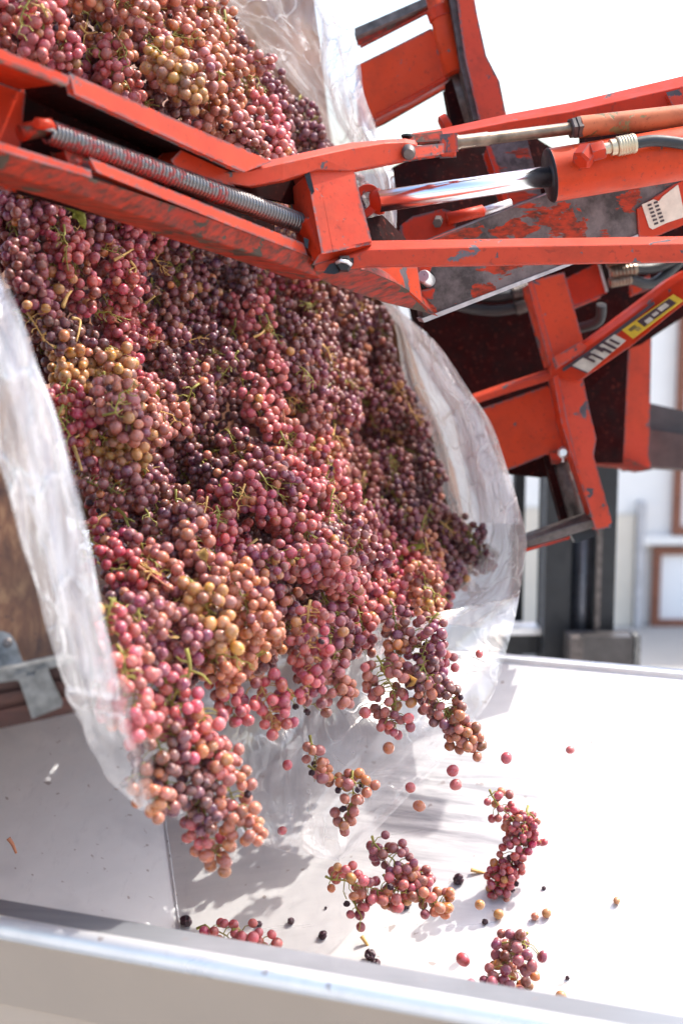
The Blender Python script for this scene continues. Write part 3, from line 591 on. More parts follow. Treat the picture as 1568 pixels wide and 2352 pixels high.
plate('far_panel', [(380, -160), (640, -160), (716, -30), (738, 130), (752, 260), (775, 420), (700, 500), (500, 200)], plane((380, -160, 2.2), (775, 420, 2.75), (716, -30, 2.5)), .02, INNERWOOD, BN, .001)
P_ = [W(762, 400, 2.85), W(870, 640, 2.72), W(940, 860, 2.72), W(1020, 1080, 2.72), W(1062, 1290, 2.68), W(900, 1250, 3.3), W(820, 900, 3.4), W(700, 500, 3.3)]
bm = bmesh.new(); prism_bm(bm, P_, Vector((.02, .01, 0))); finish('end_panel', bm, INNERWOOD, BN)
P_ = [W(300, 1545, 1.60), W(560, 1490, 1.85), W(860, 1410, 2.25), W(1050, 1310, 2.68), W(900, 1200, 3.3), W(420, 1250, 2.6)]
bm = bmesh.new(); prism_bm(bm, P_, Vector((0, .01, -.02))); finish('bottom_panel', bm, INNERWOOD, BN)
P_ = [W(-1500, 1850, 1.36), W(200, 1572, 1.34), W(420, 1270, 2.6), W(-1400, 1450, 2.4)]
bm = bmesh.new(); prism_bm(bm, P_, Vector((0, .01, .02))); finish('bottom_panel', bm, INNERWOOD, BN)
P_ = [W(-1200, -1500, 2.9), W(470, -1500, 3.3), W(640, -100, 2.9), W(820, 600, 3.4), W(900, 1240, 3.3), W(420, 1280, 2.6), W(150, 1100, 2.1), W(-100, 1100, 2.1), W(-1400, 1500, 2.1)]  # unseen upper part extended to keep sun off the pile
bm = bmesh.new(); prism_bm(bm, P_, Vector((0, .02, 0))); finish('back_panel', bm, INNERWOOD, BN)

# ------------------------------------------------------------------ plastic liner
LN = empty('plastic_liner', W(900, 1500, 2.0), 'clear crinkled plastic liner folded over the rim of the tilted wooden bin', 'liner')
def sheet_mesh(name, rows, mat, nu=14, nv=40, wr=.012, freq=9, bulge=0, seed=0, along=1.0, folds=4, ray_amp=1):
    Lp = catmull([W(*r[0]) for r in rows], max(2, nv // (len(rows) - 1))); Rp = catmull([W(*r[1]) for r in rows], max(2, nv // (len(rows) - 1)))
    bm = bmesh.new(); G = []; nrow = len(Lp)
    for j, (a, b) in enumerate(zip(Lp, Rp)):
        row = []
        for i in range(nu + 1):
            s = i / nu; p = a.lerp(b, s); n = (CAM - p).normalized(); tt = j / nrow
            h = noise.noise(Vector((s * folds * .8 + seed, tt * along * 1.1, seed * 1.7))) * wr * 1.7
            h += wr * .6 * (1 - abs(noise.noise(Vector((s * folds * 1.5 + tt * 2.5, tt * along * 2 + seed, 3.1)))) * 3.2)
            h += noise.noise(p * freq * 2) * wr * .3
            h += bulge * math.sin(math.pi * s)
            off = (noise.noise(Vector((seed + 9, tt * 5, s * 2))) * wr * .7)
            edge = 1 if 0 < i < nu else .6
            row.append(bm.verts.new(p + n * h * edge + RT * off))
        G.append(row)
    for a, b in zip(G, G[1:]):
        for i in range(nu): bm.faces.new((a[i], a[i + 1], b[i + 1], b[i]))
    return finish(name, bm, mat, LN, 0, True)
dl = 1.19
sheet_mesh('near_fold', [((-120, 560, 1.30), (-14, 590, 1.24)), ((-110, 700, 1.28), (38, 720, dl)), ((-80, 850, 1.26), (86, 850, dl)), ((-40, 980, 1.25), (130, 980, dl)), ((4, 1090, 1.24), (168, 1090, dl)), ((38, 1200, 1.24), (196, 1190, dl)), ((60, 1300, 1.24), (216, 1310, dl)), ((92, 1400, 1.24), (238, 1420, dl)), ((135, 1500, 1.24), (258, 1520, dl)), ((158, 1590, 1.24), (275, 1610, 1.20))], FILM_THICK, 26, 150, .010, 9, .012, 3, 1.2, 3.0)
sheet_mesh('near_fold_overlap', [((-60, 640, 1.22), (10, 640, 1.185)), ((-10, 860, 1.2), (90, 850, 1.18)), ((50, 1090, 1.2), (170, 1085, 1.18)), ((110, 1300, 1.2), (217, 1305, 1.18)), ((160, 1480, 1.2), (252, 1490, 1.18)), ((190, 1560, 1.205), (268, 1570, 1.185))], FILM, 18, 110, .007, 10, .006, 8, 1.4, 2.6)
sheet_mesh('far_skirt', [((874, 690, 2.66), (900, 694, 2.5)), ((898, 740, 2.70), (962, 745, 2.38)), ((915, 800, 2.70), (1015, 805, 2.33)), ((938, 880, 2.70), (1070, 885, 2.30)), ((975, 960, 2.70), (1118, 955, 2.28)), ((1003, 1050, 2.70), (1150, 1040, 2.26)), ((1018, 1130, 2.70), (1178, 1120, 2.25)), ((1040, 1220, 2.66), (1204, 1230, 2.24)), ((1030, 1300, 2.62), (1203, 1290, 2.23)), ((960, 1370, 2.5), (1192, 1370, 2.22)), ((880, 1420, 2.3), (1176, 1450, 2.2))], FILM_THICK, 26, 130, .016, 9, .015, 5, 1.2, 3.2)
sheet_mesh('far_skirt_fold', [((884, 702, 2.48), (906, 708, 2.4)), ((930, 770, 2.42), (990, 775, 2.32)), ((985, 860, 2.36), (1050, 865, 2.28)), ((1040, 960, 2.34), (1115, 955, 2.26)), ((1075, 1080, 2.32), (1163, 1075, 2.24)), ((1100, 1200, 2.3), (1198, 1205, 2.22))], FILM, 12, 80, .012, 9, .01, 12, 1.2, 2.2)
sheet_mesh('hanging_tongue', [((330, 1540, 1.62), (1192, 1370, 2.22)), ((335, 1600, 1.60), (1180, 1430, 2.20)), ((345, 1690, 1.60), (1160, 1500, 2.15)), ((362, 1790, 1.60), (1120, 1610, 2.06)), ((388, 1862, 1.62), (1060, 1700, 2.00)), ((470, 1905, 1.66), (985, 1780, 1.96)), ((570, 1935, 1.70), (905, 1865, 1.92)), ((690, 1962, 1.78), (835, 1930, 1.88)), ((768, 1976, 1.83), (776, 1977, 1.84))], FILM_THIN, 60, 90, .020, 3, 0, 17, .8, 2.4)
sheet_mesh('near_tail', [((152, 1575, 1.235), (274, 1597, 1.20)), ((178, 1650, 1.24), (290, 1660, 1.205)), ((215, 1730, 1.25), (306, 1735, 1.22)), ((262, 1800, 1.27), (326, 1800, 1.24)), ((318, 1860, 1.29), (342, 1862, 1.27))], FILM, 16, 60, .007, 9, .008, 23, 1.2, 3)
sheet_mesh('near_tail', [((262, 1560, 1.26), (350, 1560, 1.50)), ((285, 1680, 1.27), (365, 1680, 1.50)), ((312, 1780, 1.29), (390, 1780, 1.52)), ((335, 1850, 1.34), (420, 1870, 1.55))], FILM_THIN, 16, 40, .010, 9, .01, 25, 1.2, 3)
sheet_mesh('upper_fold', [((370, -60, 2.15), (740, -60, 2.2)), ((480, 10, 2.22), (785, 40, 2.18)), ((560, 75, 2.28), (816, 110, 2.16)), ((630, 150, 2.34), (830, 190, 2.15)), ((700, 235, 2.40), (848, 255, 2.14)), ((740, 300, 2.44), (870, 315, 2.13)), ((770, 370, 2.46), (898, 380, 2.12)), ((800, 440, 2.46), (906, 450, 2.12)), ((840, 520, 2.46), (908, 528, 2.12))], FILM, 30, 100, .018, 8, .01, 31, 1.2, 4)
sheet_mesh('upper_fold_edge', [((700, -60, 2.2), (750, -60, 2.14)), ((735, 60, 2.18), (802, 66, 2.12)), ((745, 170, 2.16), (826, 175, 2.11)), ((765, 250, 2.15), (846, 255, 2.10)), ((800, 320, 2.14), (872, 318, 2.10)), ((860, 400, 2.13), (904, 400, 2.10)), ((878, 520, 2.13), (908, 528, 2.10))], FILM_THICK, 14, 90, .012, 10, .01, 37, 1.2, 3)
# rolled lip of the liner under the pile
tube('rolled_lip', catmull([W(560, 1500, 1.72), (W(640, 1480, 1.76)), W(700, 1462, 1.82), W(860, 1425, 2.02)], 10), .006, FILM, LN, 14)

# ------------------------------------------------------------------ grapes
def grape_mesh(seed, sx=1, sz=1, sub=3, dent=0):
    bm = bmesh.new(); bmesh.ops.create_icosphere(bm, subdivisions=sub, radius=.008)
    for vtx in bm.verts:
        n = noise.noise(vtx.co * 130 + Vector((seed, 0, 0))); vtx.co *= 1 + .045 * n - dent * max(0, noise.noise(vtx.co * 300 + Vector((0, seed, 0))))
        if vtx.co.z > .0076: vtx.co.z -= (vtx.co.z - .0074) * .8
        vtx.co.x *= sx; vtx.co.y *= sx; vtx.co.z *= sz
    me = bpy.data.meshes.new('grape'); bm.to_mesh(me); bm.free(); me.materials.append(RAISIN if dent > .3 else GRAPE)
    me.polygons.foreach_set('use_smooth', [True] * len(me.polygons)); return me
GM = [grape_mesh(1), grape_mesh(2, 1.0, 1.05), grape_mesh(3, .97, 1.06), grape_mesh(4, 1.02, .98), grape_mesh(5, 1, 1.1)]
RM = [grape_mesh(6, .75, .95, 3, 1.6), grape_mesh(7, .85, .7, 3, 2.0)]
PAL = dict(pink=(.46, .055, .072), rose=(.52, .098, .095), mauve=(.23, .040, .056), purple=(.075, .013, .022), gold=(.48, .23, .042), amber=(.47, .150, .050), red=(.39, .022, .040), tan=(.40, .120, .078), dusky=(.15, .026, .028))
def gcol(base, r):
    c = Vector(PAL[base]); z = r.random()
    if z < .05: c = Vector(PAL['amber'])
    elif z < .07: c = Vector(PAL['gold'])
    elif z < .22: c = c.lerp(Vector(PAL['purple']), .6)
    f = r.uniform(.75, 1.25); h = r.uniform(-.03, .03)
    return (min(1, max(.02, c.x * f)), min(1, max(.01, c.y * f + h * .5)), min(1, max(.01, c.z * f - h)), 1)
def pack(n, L, Rr, r, gr, taper=.6, shoulder=.25):
    """grape centres of one bunch hanging along -Z from the origin; relaxed so that they do not overlap"""
    P = []
    for i in range(n):
        tt = (i + r.random()) / n; rad = Rr * (min(1, (tt + .08) / shoulder)) ** .5 * (1 - taper * max(0, tt - .2))
        a = r.uniform(0, 2 * math.pi); q = rad * math.sqrt(r.uniform(.25, 1)); P.append([math.cos(a) * q, math.sin(a) * q, -tt * L])
    P = np.array(P); gr = np.array(gr)
    for _ in range(25):
        d = P[:, None] - P[None]; D = np.linalg.norm(d, axis=2) + 1e-9; m = (gr[:, None] + gr[None]) * .97 - D
        np.fill_diagonal(m, 0); m = np.maximum(m, 0); P += (d / D[..., None] * m[..., None]).sum(1) * .35
        P[:, :2] *= .996
    return P
def stem_mesh(P, L, r, r0=.0013, ped=.0006, tip=None, lead=.007, mat=STEM):
    bm = bmesh.new(); ax = [Vector((0, 0, lead)), Vector((0, 0, 0))]; k = 6; x = y = 0
    for i in range(1, k + 1):
        x += r.uniform(-.004, .004); y += r.uniform(-.004, .004); ax.append(Vector((x, y, -L * i / k)))
    ax[0].x += r.uniform(-.008, .008); ax[0].y += r.uniform(-.008, .008)
    tube_bm(bm, ax, [r0 * 1.5, r0 * 1.15] + [r0 * (1 - .12 * i) for i in range(1, k + 1)], 6)
    for p in P:
        p = Vector(p); zz = min(max(p.z + .008, -L), 0); f = -zz / L * k; i = min(int(f), k - 1); s = ax[1 + i].lerp(ax[2 + i], f - i)
        m = (s + p) / 2 + Vector((0, 0, .003)); tube_bm(bm, [s, m, p + (s - p) * .2], [ped * 1.3, ped, ped * 1.2], 4, False)
    me = bpy.data.meshes.new('stem'); bm.to_mesh(me); bm.free(); me.materials.append(mat); me.polygons.foreach_set('use_smooth', [True] * len(me.polygons)); return me
def rot_to(axis_down, r):
    """rotation taking local -Z to axis_down with a random twist"""
    return axis_down.to_track_quat('-Z', 'Y').to_matrix() @ Matrix.Rotation(r.uniform(0, 6.28), 3, 'Z')
def add_grape(parent, p, rad, color, r, raisin=False, face=None, name='grape'):
    me = r.choice(RM if raisin else GM); o = bpy.data.objects.new('shrivelled_grape' if raisin and parent else name, me)
    o.location = p; s = rad / .008; o.scale = (s * r.uniform(.92, 1.05), s * r.uniform(.92, 1.05), s * r.uniform(.96, 1.12))
    if face is not None:
        z = (face + Vector((r.gauss(0, .8), r.gauss(0, .8), r.gauss(0, .8)))).normalized(); o.rotation_euler = z.to_track_quat('Z', 'Y').to_euler()
    else: o.rotation_euler = (r.uniform(0, 6.3), r.uniform(0, 6.3), r.uniform(0, 6.3))
    o.color = color; col.objects.link(o)
    if parent: o.parent = parent
    return o

# depth of the pile surface from measured grape sizes
CTRL = [(-80, -80, 1.55), (50, 50, 1.56), (250, 0, 1.70), (400, 200, 1.66), (450, 30, 1.85), (560, 60, 2.02), (640, 170, 2.15), (580, 300, 1.85), (700, 260, 2.25), (740, 340, 2.20), (820, 400, 2.4),
        (-60, 300, 1.60), (200, 300, 1.68), (400, 400, 1.85), (-60, 520, 1.62), (100, 500, 1.68), (250, 600, 1.80), (400, 550, 2.0), (550, 650, 2.15), (700, 680, 2.35), (850, 700, 2.60), (780, 560, 2.6),
        (40, 700, 1.62), (150, 800, 1.66), (350, 800, 1.87), (480, 800, 2.0), (600, 800, 2.12), (850, 900, 2.5), (920, 850, 2.62), (980, 960, 2.62),
        (120, 950, 1.62), (250, 950, 1.60), (380, 960, 1.78), (500, 950, 2.0), (700, 980, 2.12), (820, 1100, 2.45), (880, 1050, 2.55), (1000, 1080, 2.62), (1050, 1250, 2.56), (1100, 1270, 2.55), (900, 1180, 2.42), (430, 1060, 2.0),
        (200, 1130, 1.60), (300, 1180, 1.66), (500, 1150, 1.92), (600, 1150, 1.80), (700, 1130, 1.92), (250, 1280, 1.55), (420, 1270, 1.52), (500, 1400, 1.47), (560, 1380, 1.50), (680, 1250, 1.74), (750, 1270, 1.78), (950, 1290, 2.3), (900, 1350, 2.15), (980, 1370, 2.1),
        (640, 1380, 1.82), (700, 1390, 1.86), (800, 1400, 1.9), (240, 1380, 1.42), (300, 1450, 1.38), (350, 1560, 1.40), (460, 1500, 1.48), (520, 1520, 1.55), (620, 1460, 1.78), (560, 1520, 1.7)]
CT = np.array(CTRL, float)
HOLLOW = [(470, 735, 75, .10), (110, 780, 45, .07), (420, 1060, 65, .13), (545, 1060, 45, .06), (330, 860, 35, .06), (860, 990, 70, .12), (640, 1230, 45, .09), (620, 1400, 60, .06), (570, 640, 90, .08), (330, 500, 60, .08), (380, 1150, 40, .06), (760, 780, 60, .08), (390, 1430, 40, .05), (690, 150, 60, .05), (170, 100, 40, .05), (620, 320, 40, .06),
          (590, 1120, 50, -.07), (720, 1270, 60, -.06), (480, 1340, 70, -.04), (250, 900, 55, -.05), (620, 880, 50, -.05), (180, 640, 50, -.05), (960, 1310, 50, -.04), (940, 1080, 40, -.05)]
def pile_d(x, y):
    w_ = 1 / (((CT[:, 0] - x) ** 2 + (CT[:, 1] - y) ** 2) + 900) ** 1.6
    d = float((w_ * CT[:, 2]).sum() / w_.sum())
    for hx, hy, hr, ha in HOLLOW: d += ha * math.exp(-((x - hx) ** 2 + (y - hy) ** 2) / (hr * hr))
    return d
POLY = [(-90, -90), (430, -90), (470, 25), (545, 42), (600, 110), (650, 190), (712, 235), (742, 290), (790, 360), (850, 400), (860, 560), (872, 690), (905, 760), (925, 850), (985, 930), (1012, 1060), (1018, 1130), (1055, 1190), (1108, 1250), (1085, 1300),
        (1010, 1320), (1005, 1390), (930, 1420), (850, 1415), (820, 1450), (720, 1460), (560, 1480), (545, 1545), (430, 1590), (340, 1580), (285, 1570), (262, 1480), (235, 1370), (205, 1200), (180, 1120), (125, 950), (75, 800), (5, 640), (-90, 450)]
def inside(x, y, P=POLY):
    c = False; j = len(P) - 1
    for i in range(len(P)):
        if (P[i][1] > y) != (P[j][1] > y) and x < (P[j][0] - P[i][0]) * (y - P[i][1]) / (P[j][1] - P[i][1]) + P[i][0]: c = not c
        j = i
    return c
def edge_dist(x, y):
    m = 1e9
    for i in range(len(POLY)):
        a, b = POLY[i - 1], POLY[i]; dx, dy = b[0] - a[0], b[1] - a[1]; t_ = max(0, min(1, ((x - a[0]) * dx + (y - a[1]) * dy) / (dx * dx + dy * dy)))
        m = min(m, math.hypot(x - a[0] - t_ * dx, y - a[1] - t_ * dy))
    return m
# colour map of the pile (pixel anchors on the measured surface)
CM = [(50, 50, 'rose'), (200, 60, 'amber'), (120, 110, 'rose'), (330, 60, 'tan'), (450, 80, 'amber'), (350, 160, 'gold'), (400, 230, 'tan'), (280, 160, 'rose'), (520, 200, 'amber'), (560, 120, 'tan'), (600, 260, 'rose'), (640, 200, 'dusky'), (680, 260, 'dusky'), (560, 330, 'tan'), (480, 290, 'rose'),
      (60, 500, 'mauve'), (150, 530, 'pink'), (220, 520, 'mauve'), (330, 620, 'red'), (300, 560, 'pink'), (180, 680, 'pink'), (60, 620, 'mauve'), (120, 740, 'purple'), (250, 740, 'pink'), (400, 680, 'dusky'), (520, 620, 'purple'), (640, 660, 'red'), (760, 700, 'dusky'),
      (380, 800, 'purple'), (500, 820, 'dusky'), (560, 760, 'rose'), (220, 860, 'gold'), (300, 940, 'tan'), (240, 1000, 'gold'), (140, 930, 'red'), (150, 1020, 'red'), (450, 950, 'dusky'), (540, 930, 'mauve'), (620, 900, 'rose'), (650, 960, 'tan'), (730, 800, 'dusky'), (800, 850, 'tan'), (860, 780, 'purple'), (900, 900, 'dusky'), (830, 960, 'dusky'), (760, 900, 'mauve'), (700, 740, 'dusky'), (820, 640, 'purple'),  # dusky and purple at right put the machine's shade into the colour
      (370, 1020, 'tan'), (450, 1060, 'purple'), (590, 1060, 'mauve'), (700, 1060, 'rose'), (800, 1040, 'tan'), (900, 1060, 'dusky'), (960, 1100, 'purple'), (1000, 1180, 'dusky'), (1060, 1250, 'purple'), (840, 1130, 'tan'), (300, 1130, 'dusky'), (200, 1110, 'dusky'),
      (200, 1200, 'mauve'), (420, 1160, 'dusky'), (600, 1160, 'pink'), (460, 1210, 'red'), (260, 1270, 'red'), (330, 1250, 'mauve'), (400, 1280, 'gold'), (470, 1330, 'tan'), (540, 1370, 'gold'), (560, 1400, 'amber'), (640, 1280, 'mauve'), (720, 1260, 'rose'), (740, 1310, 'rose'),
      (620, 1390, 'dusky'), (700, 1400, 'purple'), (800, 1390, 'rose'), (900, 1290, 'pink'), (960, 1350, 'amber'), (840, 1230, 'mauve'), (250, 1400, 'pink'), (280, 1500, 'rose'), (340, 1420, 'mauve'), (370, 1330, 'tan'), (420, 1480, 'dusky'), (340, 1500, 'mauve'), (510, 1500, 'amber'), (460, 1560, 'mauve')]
LM = [(40, 40, 'in the top left corner'), (180, 90, 'above the stepped upper flange'), (330, 40, 'at the top edge of the upper mound'), (310, 200, 'against the upper red flange'), (480, 80, 'crest beside the brown wall'),
      (600, 160, 'along the clear liner on the upper mound'), (500, 290, 'above the curved red strap tip'), (690, 270, 'dark corner beside upper liner'), (700, 350, 'just above the curved red strap'), (830, 400, 'behind the red clamp block'),
      (100, 300, 'behind the red channel beam'), (350, 420, 'behind the coil spring'), (600, 520, 'behind the lower red flange'),
      (50, 480, 'at left below the red beam'), (180, 540, 'beside the leaf under the beam'), (330, 600, 'hanging below the dirty red beam'), (70, 660, 'beside the left fold top'), (200, 720, 'near the looping dry stem'), (480, 650, 'in the shade under the beam middle'),
      (680, 680, 'deep in shade under the clamp joint'), (820, 730, 'shaded beside the right skirt top'), (140, 880, 'against the middle left fold'), (250, 900, 'above the golden left patch'), (370, 780, 'in the dark left hollow'), (500, 800, 'on the upper middle of the slope'),
      (640, 820, 'below the beam on the middle slope'), (780, 860, 'on the right of the middle slope'), (900, 880, 'against the right liner skirt'), (250, 1010, 'in the golden left patch'), (400, 960, 'below the curled yellow leaf'), (540, 950, 'around the green stems at the centre'), (690, 980, 'beside the straw coloured stalk'),
      (820, 1030, 'in the hollow right of the stalk'), (950, 1080, 'low against the right liner skirt'), (220, 1150, 'above the thick green stem'), (400, 1100, 'in the black hollow below centre'), (580, 1140, 'on the pink lobe above the lower lip'), (720, 1150, 'right of the pink lobe'), (860, 1180, 'above the green leaf'),
      (1060, 1250, 'on the far right tip of the pile'), (260, 1280, 'beside the lower milky fold'), (420, 1260, 'on top of the golden lower lobe'), (540, 1380, 'at the nose of the golden lower lobe'), (700, 1270, 'on the jutting mauve lobe'), (900, 1290, 'below the green leaf'), (960, 1370, 'at right of the pouring lip'),
      (270, 1430, 'pink patch by the fold bottom'), (380, 1420, 'on the lower left lobe'), (640, 1420, 'tucked above the rolled liner lip'), (790, 1400, 'at the middle of the pouring lip'), (320, 1540, 'at the lowest left of the pile'), (450, 1530, 'above the hanging green stems')]
rg = random.Random(5)
C3D = []; CPIX = []
for tries in range(16000):
    x, y = rg.uniform(-80, 1110), rg.uniform(-80, 1590)
    if not inside(x, y) or edge_dist(x, y) < 26: continue
    # behind the beam only a thin population is needed
    beam_top, beam_bot = 120 + .44 * x, 345 + .38 * x
    if beam_top + 60 < y < beam_bot - 10 and x < 700: continue
    d = pile_d(x, y) + rg.uniform(-.034, .036); p = W(x, y, d + .012)
    if any((p - c).length < .0535 for c in C3D): continue
    C3D.append(p); CPIX.append((x, y))
    if len(C3D) >= 252: break
print('pile bunches', len(C3D))
allp, allr, own = [], [], []
binfo = []
for bi, (c, (x, y)) in enumerate(zip(C3D, CPIX)):
    r = random.Random(100 + bi); view = (CAM - c).normalized()
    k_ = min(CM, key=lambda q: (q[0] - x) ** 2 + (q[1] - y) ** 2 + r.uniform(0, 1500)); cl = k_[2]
    # down the slope, mostly lower right in the picture, lying in the surface
    ang = R(-62 + r.gauss(0, 32)); ax = RT * math.cos(ang) + UP * math.sin(ang); ax = (ax + view * r.uniform(-.05, .45)).normalized()
    n = r.randint(44, 60); L = r.uniform(.070, .105); Rr = r.uniform(.024, .033)
    gbase = {'red': .0060, 'gold': .0070, 'tan': .0069, 'rose': .0067}.get(cl, .0064)
    gr = [gbase * r.uniform(.76, 1.14) for _ in range(n)]
    P = pack(n, L, Rr, r, gr); M = rot_to(ax, r); top = c - ax * (L * .45)
    binfo.append((top, cl, M, L, n, ax, view))
    for q_, g_ in zip(P, gr):
        wp = top + M @ Vector(q_)
        if (wp - c).dot(view) < -.018: continue
        allp.append(wp); allr.append(g_); own.append(bi)
A_ = np.array([list(p) for p in allp]); RRr = np.array(allr)
for it in range(7):
    kd = kdtree.KDTree(len(A_))
    for i, p in enumerate(A_): kd.insert(p, i)
    kd.balance(); push = np.zeros_like(A_)
    for i in range(len(A_)):
        for (co, j, dist) in kd.find_range(A_[i], RRr[i] + .0080):
            if j <= i: continue
            ov = (RRr[i] + RRr[j]) * .96 - dist
            if ov > 0:
                dv = (A_[i] - A_[j]) / (dist + 1e-9) * ov * .42; push[i] += dv; push[j] -= dv
    A_ += push
print('pile grapes', len(A_))
# labels
from collections import defaultdict
cell = defaultdict(list)
for bi, (x, y) in enumerate(CPIX):
    lm = min(range(len(LM)), key=lambda q: (LM[q][0] - x) ** 2 + (LM[q][1] - y) ** 2); cell[lm].append(bi)
CN = dict(pink='pink', rose='pale rose', mauve='mauve', purple='dark purple', gold='golden', amber='amber', red='crimson', tan='tan pink', dusky='dusky red')
ORD = ['leftmost', 'second from left', 'third from left', 'fourth from left', 'fifth from left', 'sixth from left', 'seventh from left', 'eighth from left', 'ninth from left', 'tenth from left', 'eleventh from left', 'twelfth from left', 'thirteenth from left']
LAB = {}
for lm, ids in cell.items():
    ids.sort(key=lambda b: CPIX[b][0])
    for k_, b in enumerate(ids):
        LAB[b] = '%s grape bunch %s' % (CN[binfo[b][1]], LM[lm][2]) + ('' if len(ids) == 1 else ', ' + ORD[min(k_, 12)])
roots = []
STEMS = [stem_mesh(np.array(pack(20, .085, .03, random.Random(s), [.0066] * 20)) * .8, .085, random.Random(s), .0012, .0006) for s in range(6)]
STEMS2 = [stem_mesh(np.array(pack(10, .045, .022, random.Random(s + 50), [.007] * 10)), .045, random.Random(s), .0012, .0006, lead=.012, mat=[STEM, STRAW][s % 2]) for s in range(6)]
for bi, (top, cl, M, L, n, ax, view) in enumerate(binfo):
    e = empty('grape_bunch', top, LAB[bi], 'grape bunch', 'grape bunches piled in the tilted bin'); roots.append(e)
    s = bpy.data.objects.new('stem', STEMS[bi % 6]); s.rotation_euler = M.to_euler(); col.objects.link(s); s.parent = e
    r = random.Random(900 + bi)
    if r.random() < .48:   # a stripped branch showing on the outside
        s = bpy.data.objects.new('bare_branch', r.choice(STEMS2)); q = (ax + Vector((r.gauss(0, .5), r.gauss(0, .5), r.gauss(0, .5)))).normalized()
        s.rotation_euler = rot_to(q, r).to_euler(); s.location = view * r.uniform(.030, .038) + ax * r.uniform(.01, .05) + RT * r.uniform(-.02, .02); col.objects.link(s); s.parent = e
for p, g_, b in zip(A_, allr, own):
    r = rg; e = roots[b]; cl = binfo[b][1]
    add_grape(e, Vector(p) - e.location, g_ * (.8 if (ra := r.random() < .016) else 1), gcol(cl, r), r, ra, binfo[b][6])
# deeper grapes seen only through the gaps: one mass
def mass(pts, name, parent=None):
    bm = bmesh.new(); bmesh.ops.create_icosphere(bm, subdivisions=2, radius=.0066); me0 = np.array([v_.co[:] for v_ in bm.verts]); fc = np.array([[v_.index for v_ in f.verts] for f in bm.faces]); bm.free()
    nv = len(me0); V = (me0[None] + np.array(pts)[:, None]).reshape(-1, 3); Fc = (fc[None] + (np.arange(len(pts)) * nv)[:, None, None]).reshape(-1, 3)
    me = bpy.data.meshes.new(name); me.from_pydata(V.tolist(), [], Fc.tolist()); me.materials.append(GRAPE_MASS); me.polygons.foreach_set('use_smooth', [True] * len(me.polygons))
    o = bpy.data.objects.new(name, me); col.objects.link(o); return o
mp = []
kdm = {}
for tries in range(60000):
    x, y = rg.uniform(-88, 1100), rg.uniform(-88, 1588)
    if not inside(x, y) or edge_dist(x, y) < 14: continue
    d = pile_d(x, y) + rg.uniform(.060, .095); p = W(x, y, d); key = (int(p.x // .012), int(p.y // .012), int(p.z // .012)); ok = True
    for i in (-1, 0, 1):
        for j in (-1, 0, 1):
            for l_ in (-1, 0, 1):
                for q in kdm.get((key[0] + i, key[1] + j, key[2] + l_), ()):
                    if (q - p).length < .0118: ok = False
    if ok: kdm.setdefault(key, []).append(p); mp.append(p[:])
mo = mass(mp, 'packed_grapes'); tag(mo, 'packed grapes deep in the bin, coloured dark as shade in the gaps between bunches', 'grapes', kind='stuff'); print('mass', len(mp))

# ---- bunches that hang or fall, each built for its place
def bunch(x, y, d, ang, L, Rr, n, cl, label, gr=.0082, loose=0, mat=STEM, seed=0, cl2=None, toward=0, grp='grape bunches pouring and falling from the bin', raisins=.02, lead=.008):
    """(x, y, d): middle of the bunch; ang: direction of its tip in degrees, -90 hangs straight down"""
    gr *= .79; n = int(n * (1.22 if loose < .1 else 1.1)); Rr *= .9
    r = random.Random(4000 + seed + int(x) * 7 + int(y)); a = R(ang); ax = (RT * math.cos(a) + UP * math.sin(a) - FW * toward).normalized()
    rad = [gr * r.uniform(.85, 1.12) for _ in range(n)]; P = pack(n, L, Rr, r, [q * (1 + loose) for q in rad], .55, .2); M = rot_to(ax, r); top = W(x, y, d) - ax * (L * .5)
    e = empty('grape_bunch', top, label, 'grape bunch', grp)
    s = bpy.data.objects.new('stem', stem_mesh(P, L, r, .0013, .0006, mat=mat, lead=lead)); s.rotation_euler = M.to_euler(); col.objects.link(s); s.parent = e
    for q, g_ in zip(P, rad):
        f = -q[2] / L; c_ = cl2 if cl2 and r.random() < f * 1.3 - .15 else cl; ra = r.random() < raisins
        add_grape(e, M @ Vector(q), g_ * (.8 if ra else 1), gcol(c_, r), r, ra)
    return e
bunch(300, 1600, 1.34, -80, .085, .036, 34, 'rose', 'rose bunch seen through the thin film at the bottom of the left fold')
bunch(262, 1500, 1.36, -85, .09, .030, 30, 'pink', 'pink bunch pressed inside the lower end of the left fold')
bunch(245, 1590, 1.36, -70, .06, .026, 18, 'pink', 'small pink bunch low behind the milky left fold')
bunch(410, 1640, 1.44, -70, .10, .040, 42, 'pink', 'pink bunch highest in the big clump dropping at lower left')
bunch(480, 1705, 1.46, -80, .070, .028, 24, 'rose', 'rose bunch on the right shoulder of the lower left clump')
bunch(372, 1762, 1.42, -75, .085, .038, 38, 'purple', 'dark purple bunch on the left of the lower left clump', loose=.04)
bunch(350, 1820, 1.40, -60, .045, .028, 20, 'amber', 'short amber bunch end at the left of the dropping clump')
bunch(450, 1815, 1.45, -65, .08, .032, 30, 'purple', 'purple bunch in the middle of the lower left clump', loose=.06)
bunch(535, 1835, 1.47, -72, .095, .036, 42, 'tan', 'tan bunch on the lower right of the dropping clump', cl2='amber', loose=.04)
bunch(480, 1925, 1.47, -50, .065, .026, 20, 'rose', 'lowest tip bunch of the lower left clump above bare sheet metal', cl2='amber', loose=.08)
bunch(525, 1612, 1.56, -60, .055, .022, 14, 'pink', 'small pink bunch dangling just left of the loose pink one')
bunch(622, 1622, 1.60, -60, .062, .032, 24, 'pink', 'loose pink bunch with side stalk dropping below the golden lobe', loose=.12, mat=STRAW)
bunch(600, 1490, 1.66, -80, .05, .026, 14, 'purple', 'small dark purple bunch dangling over the rolled liner lip', loose=.08)
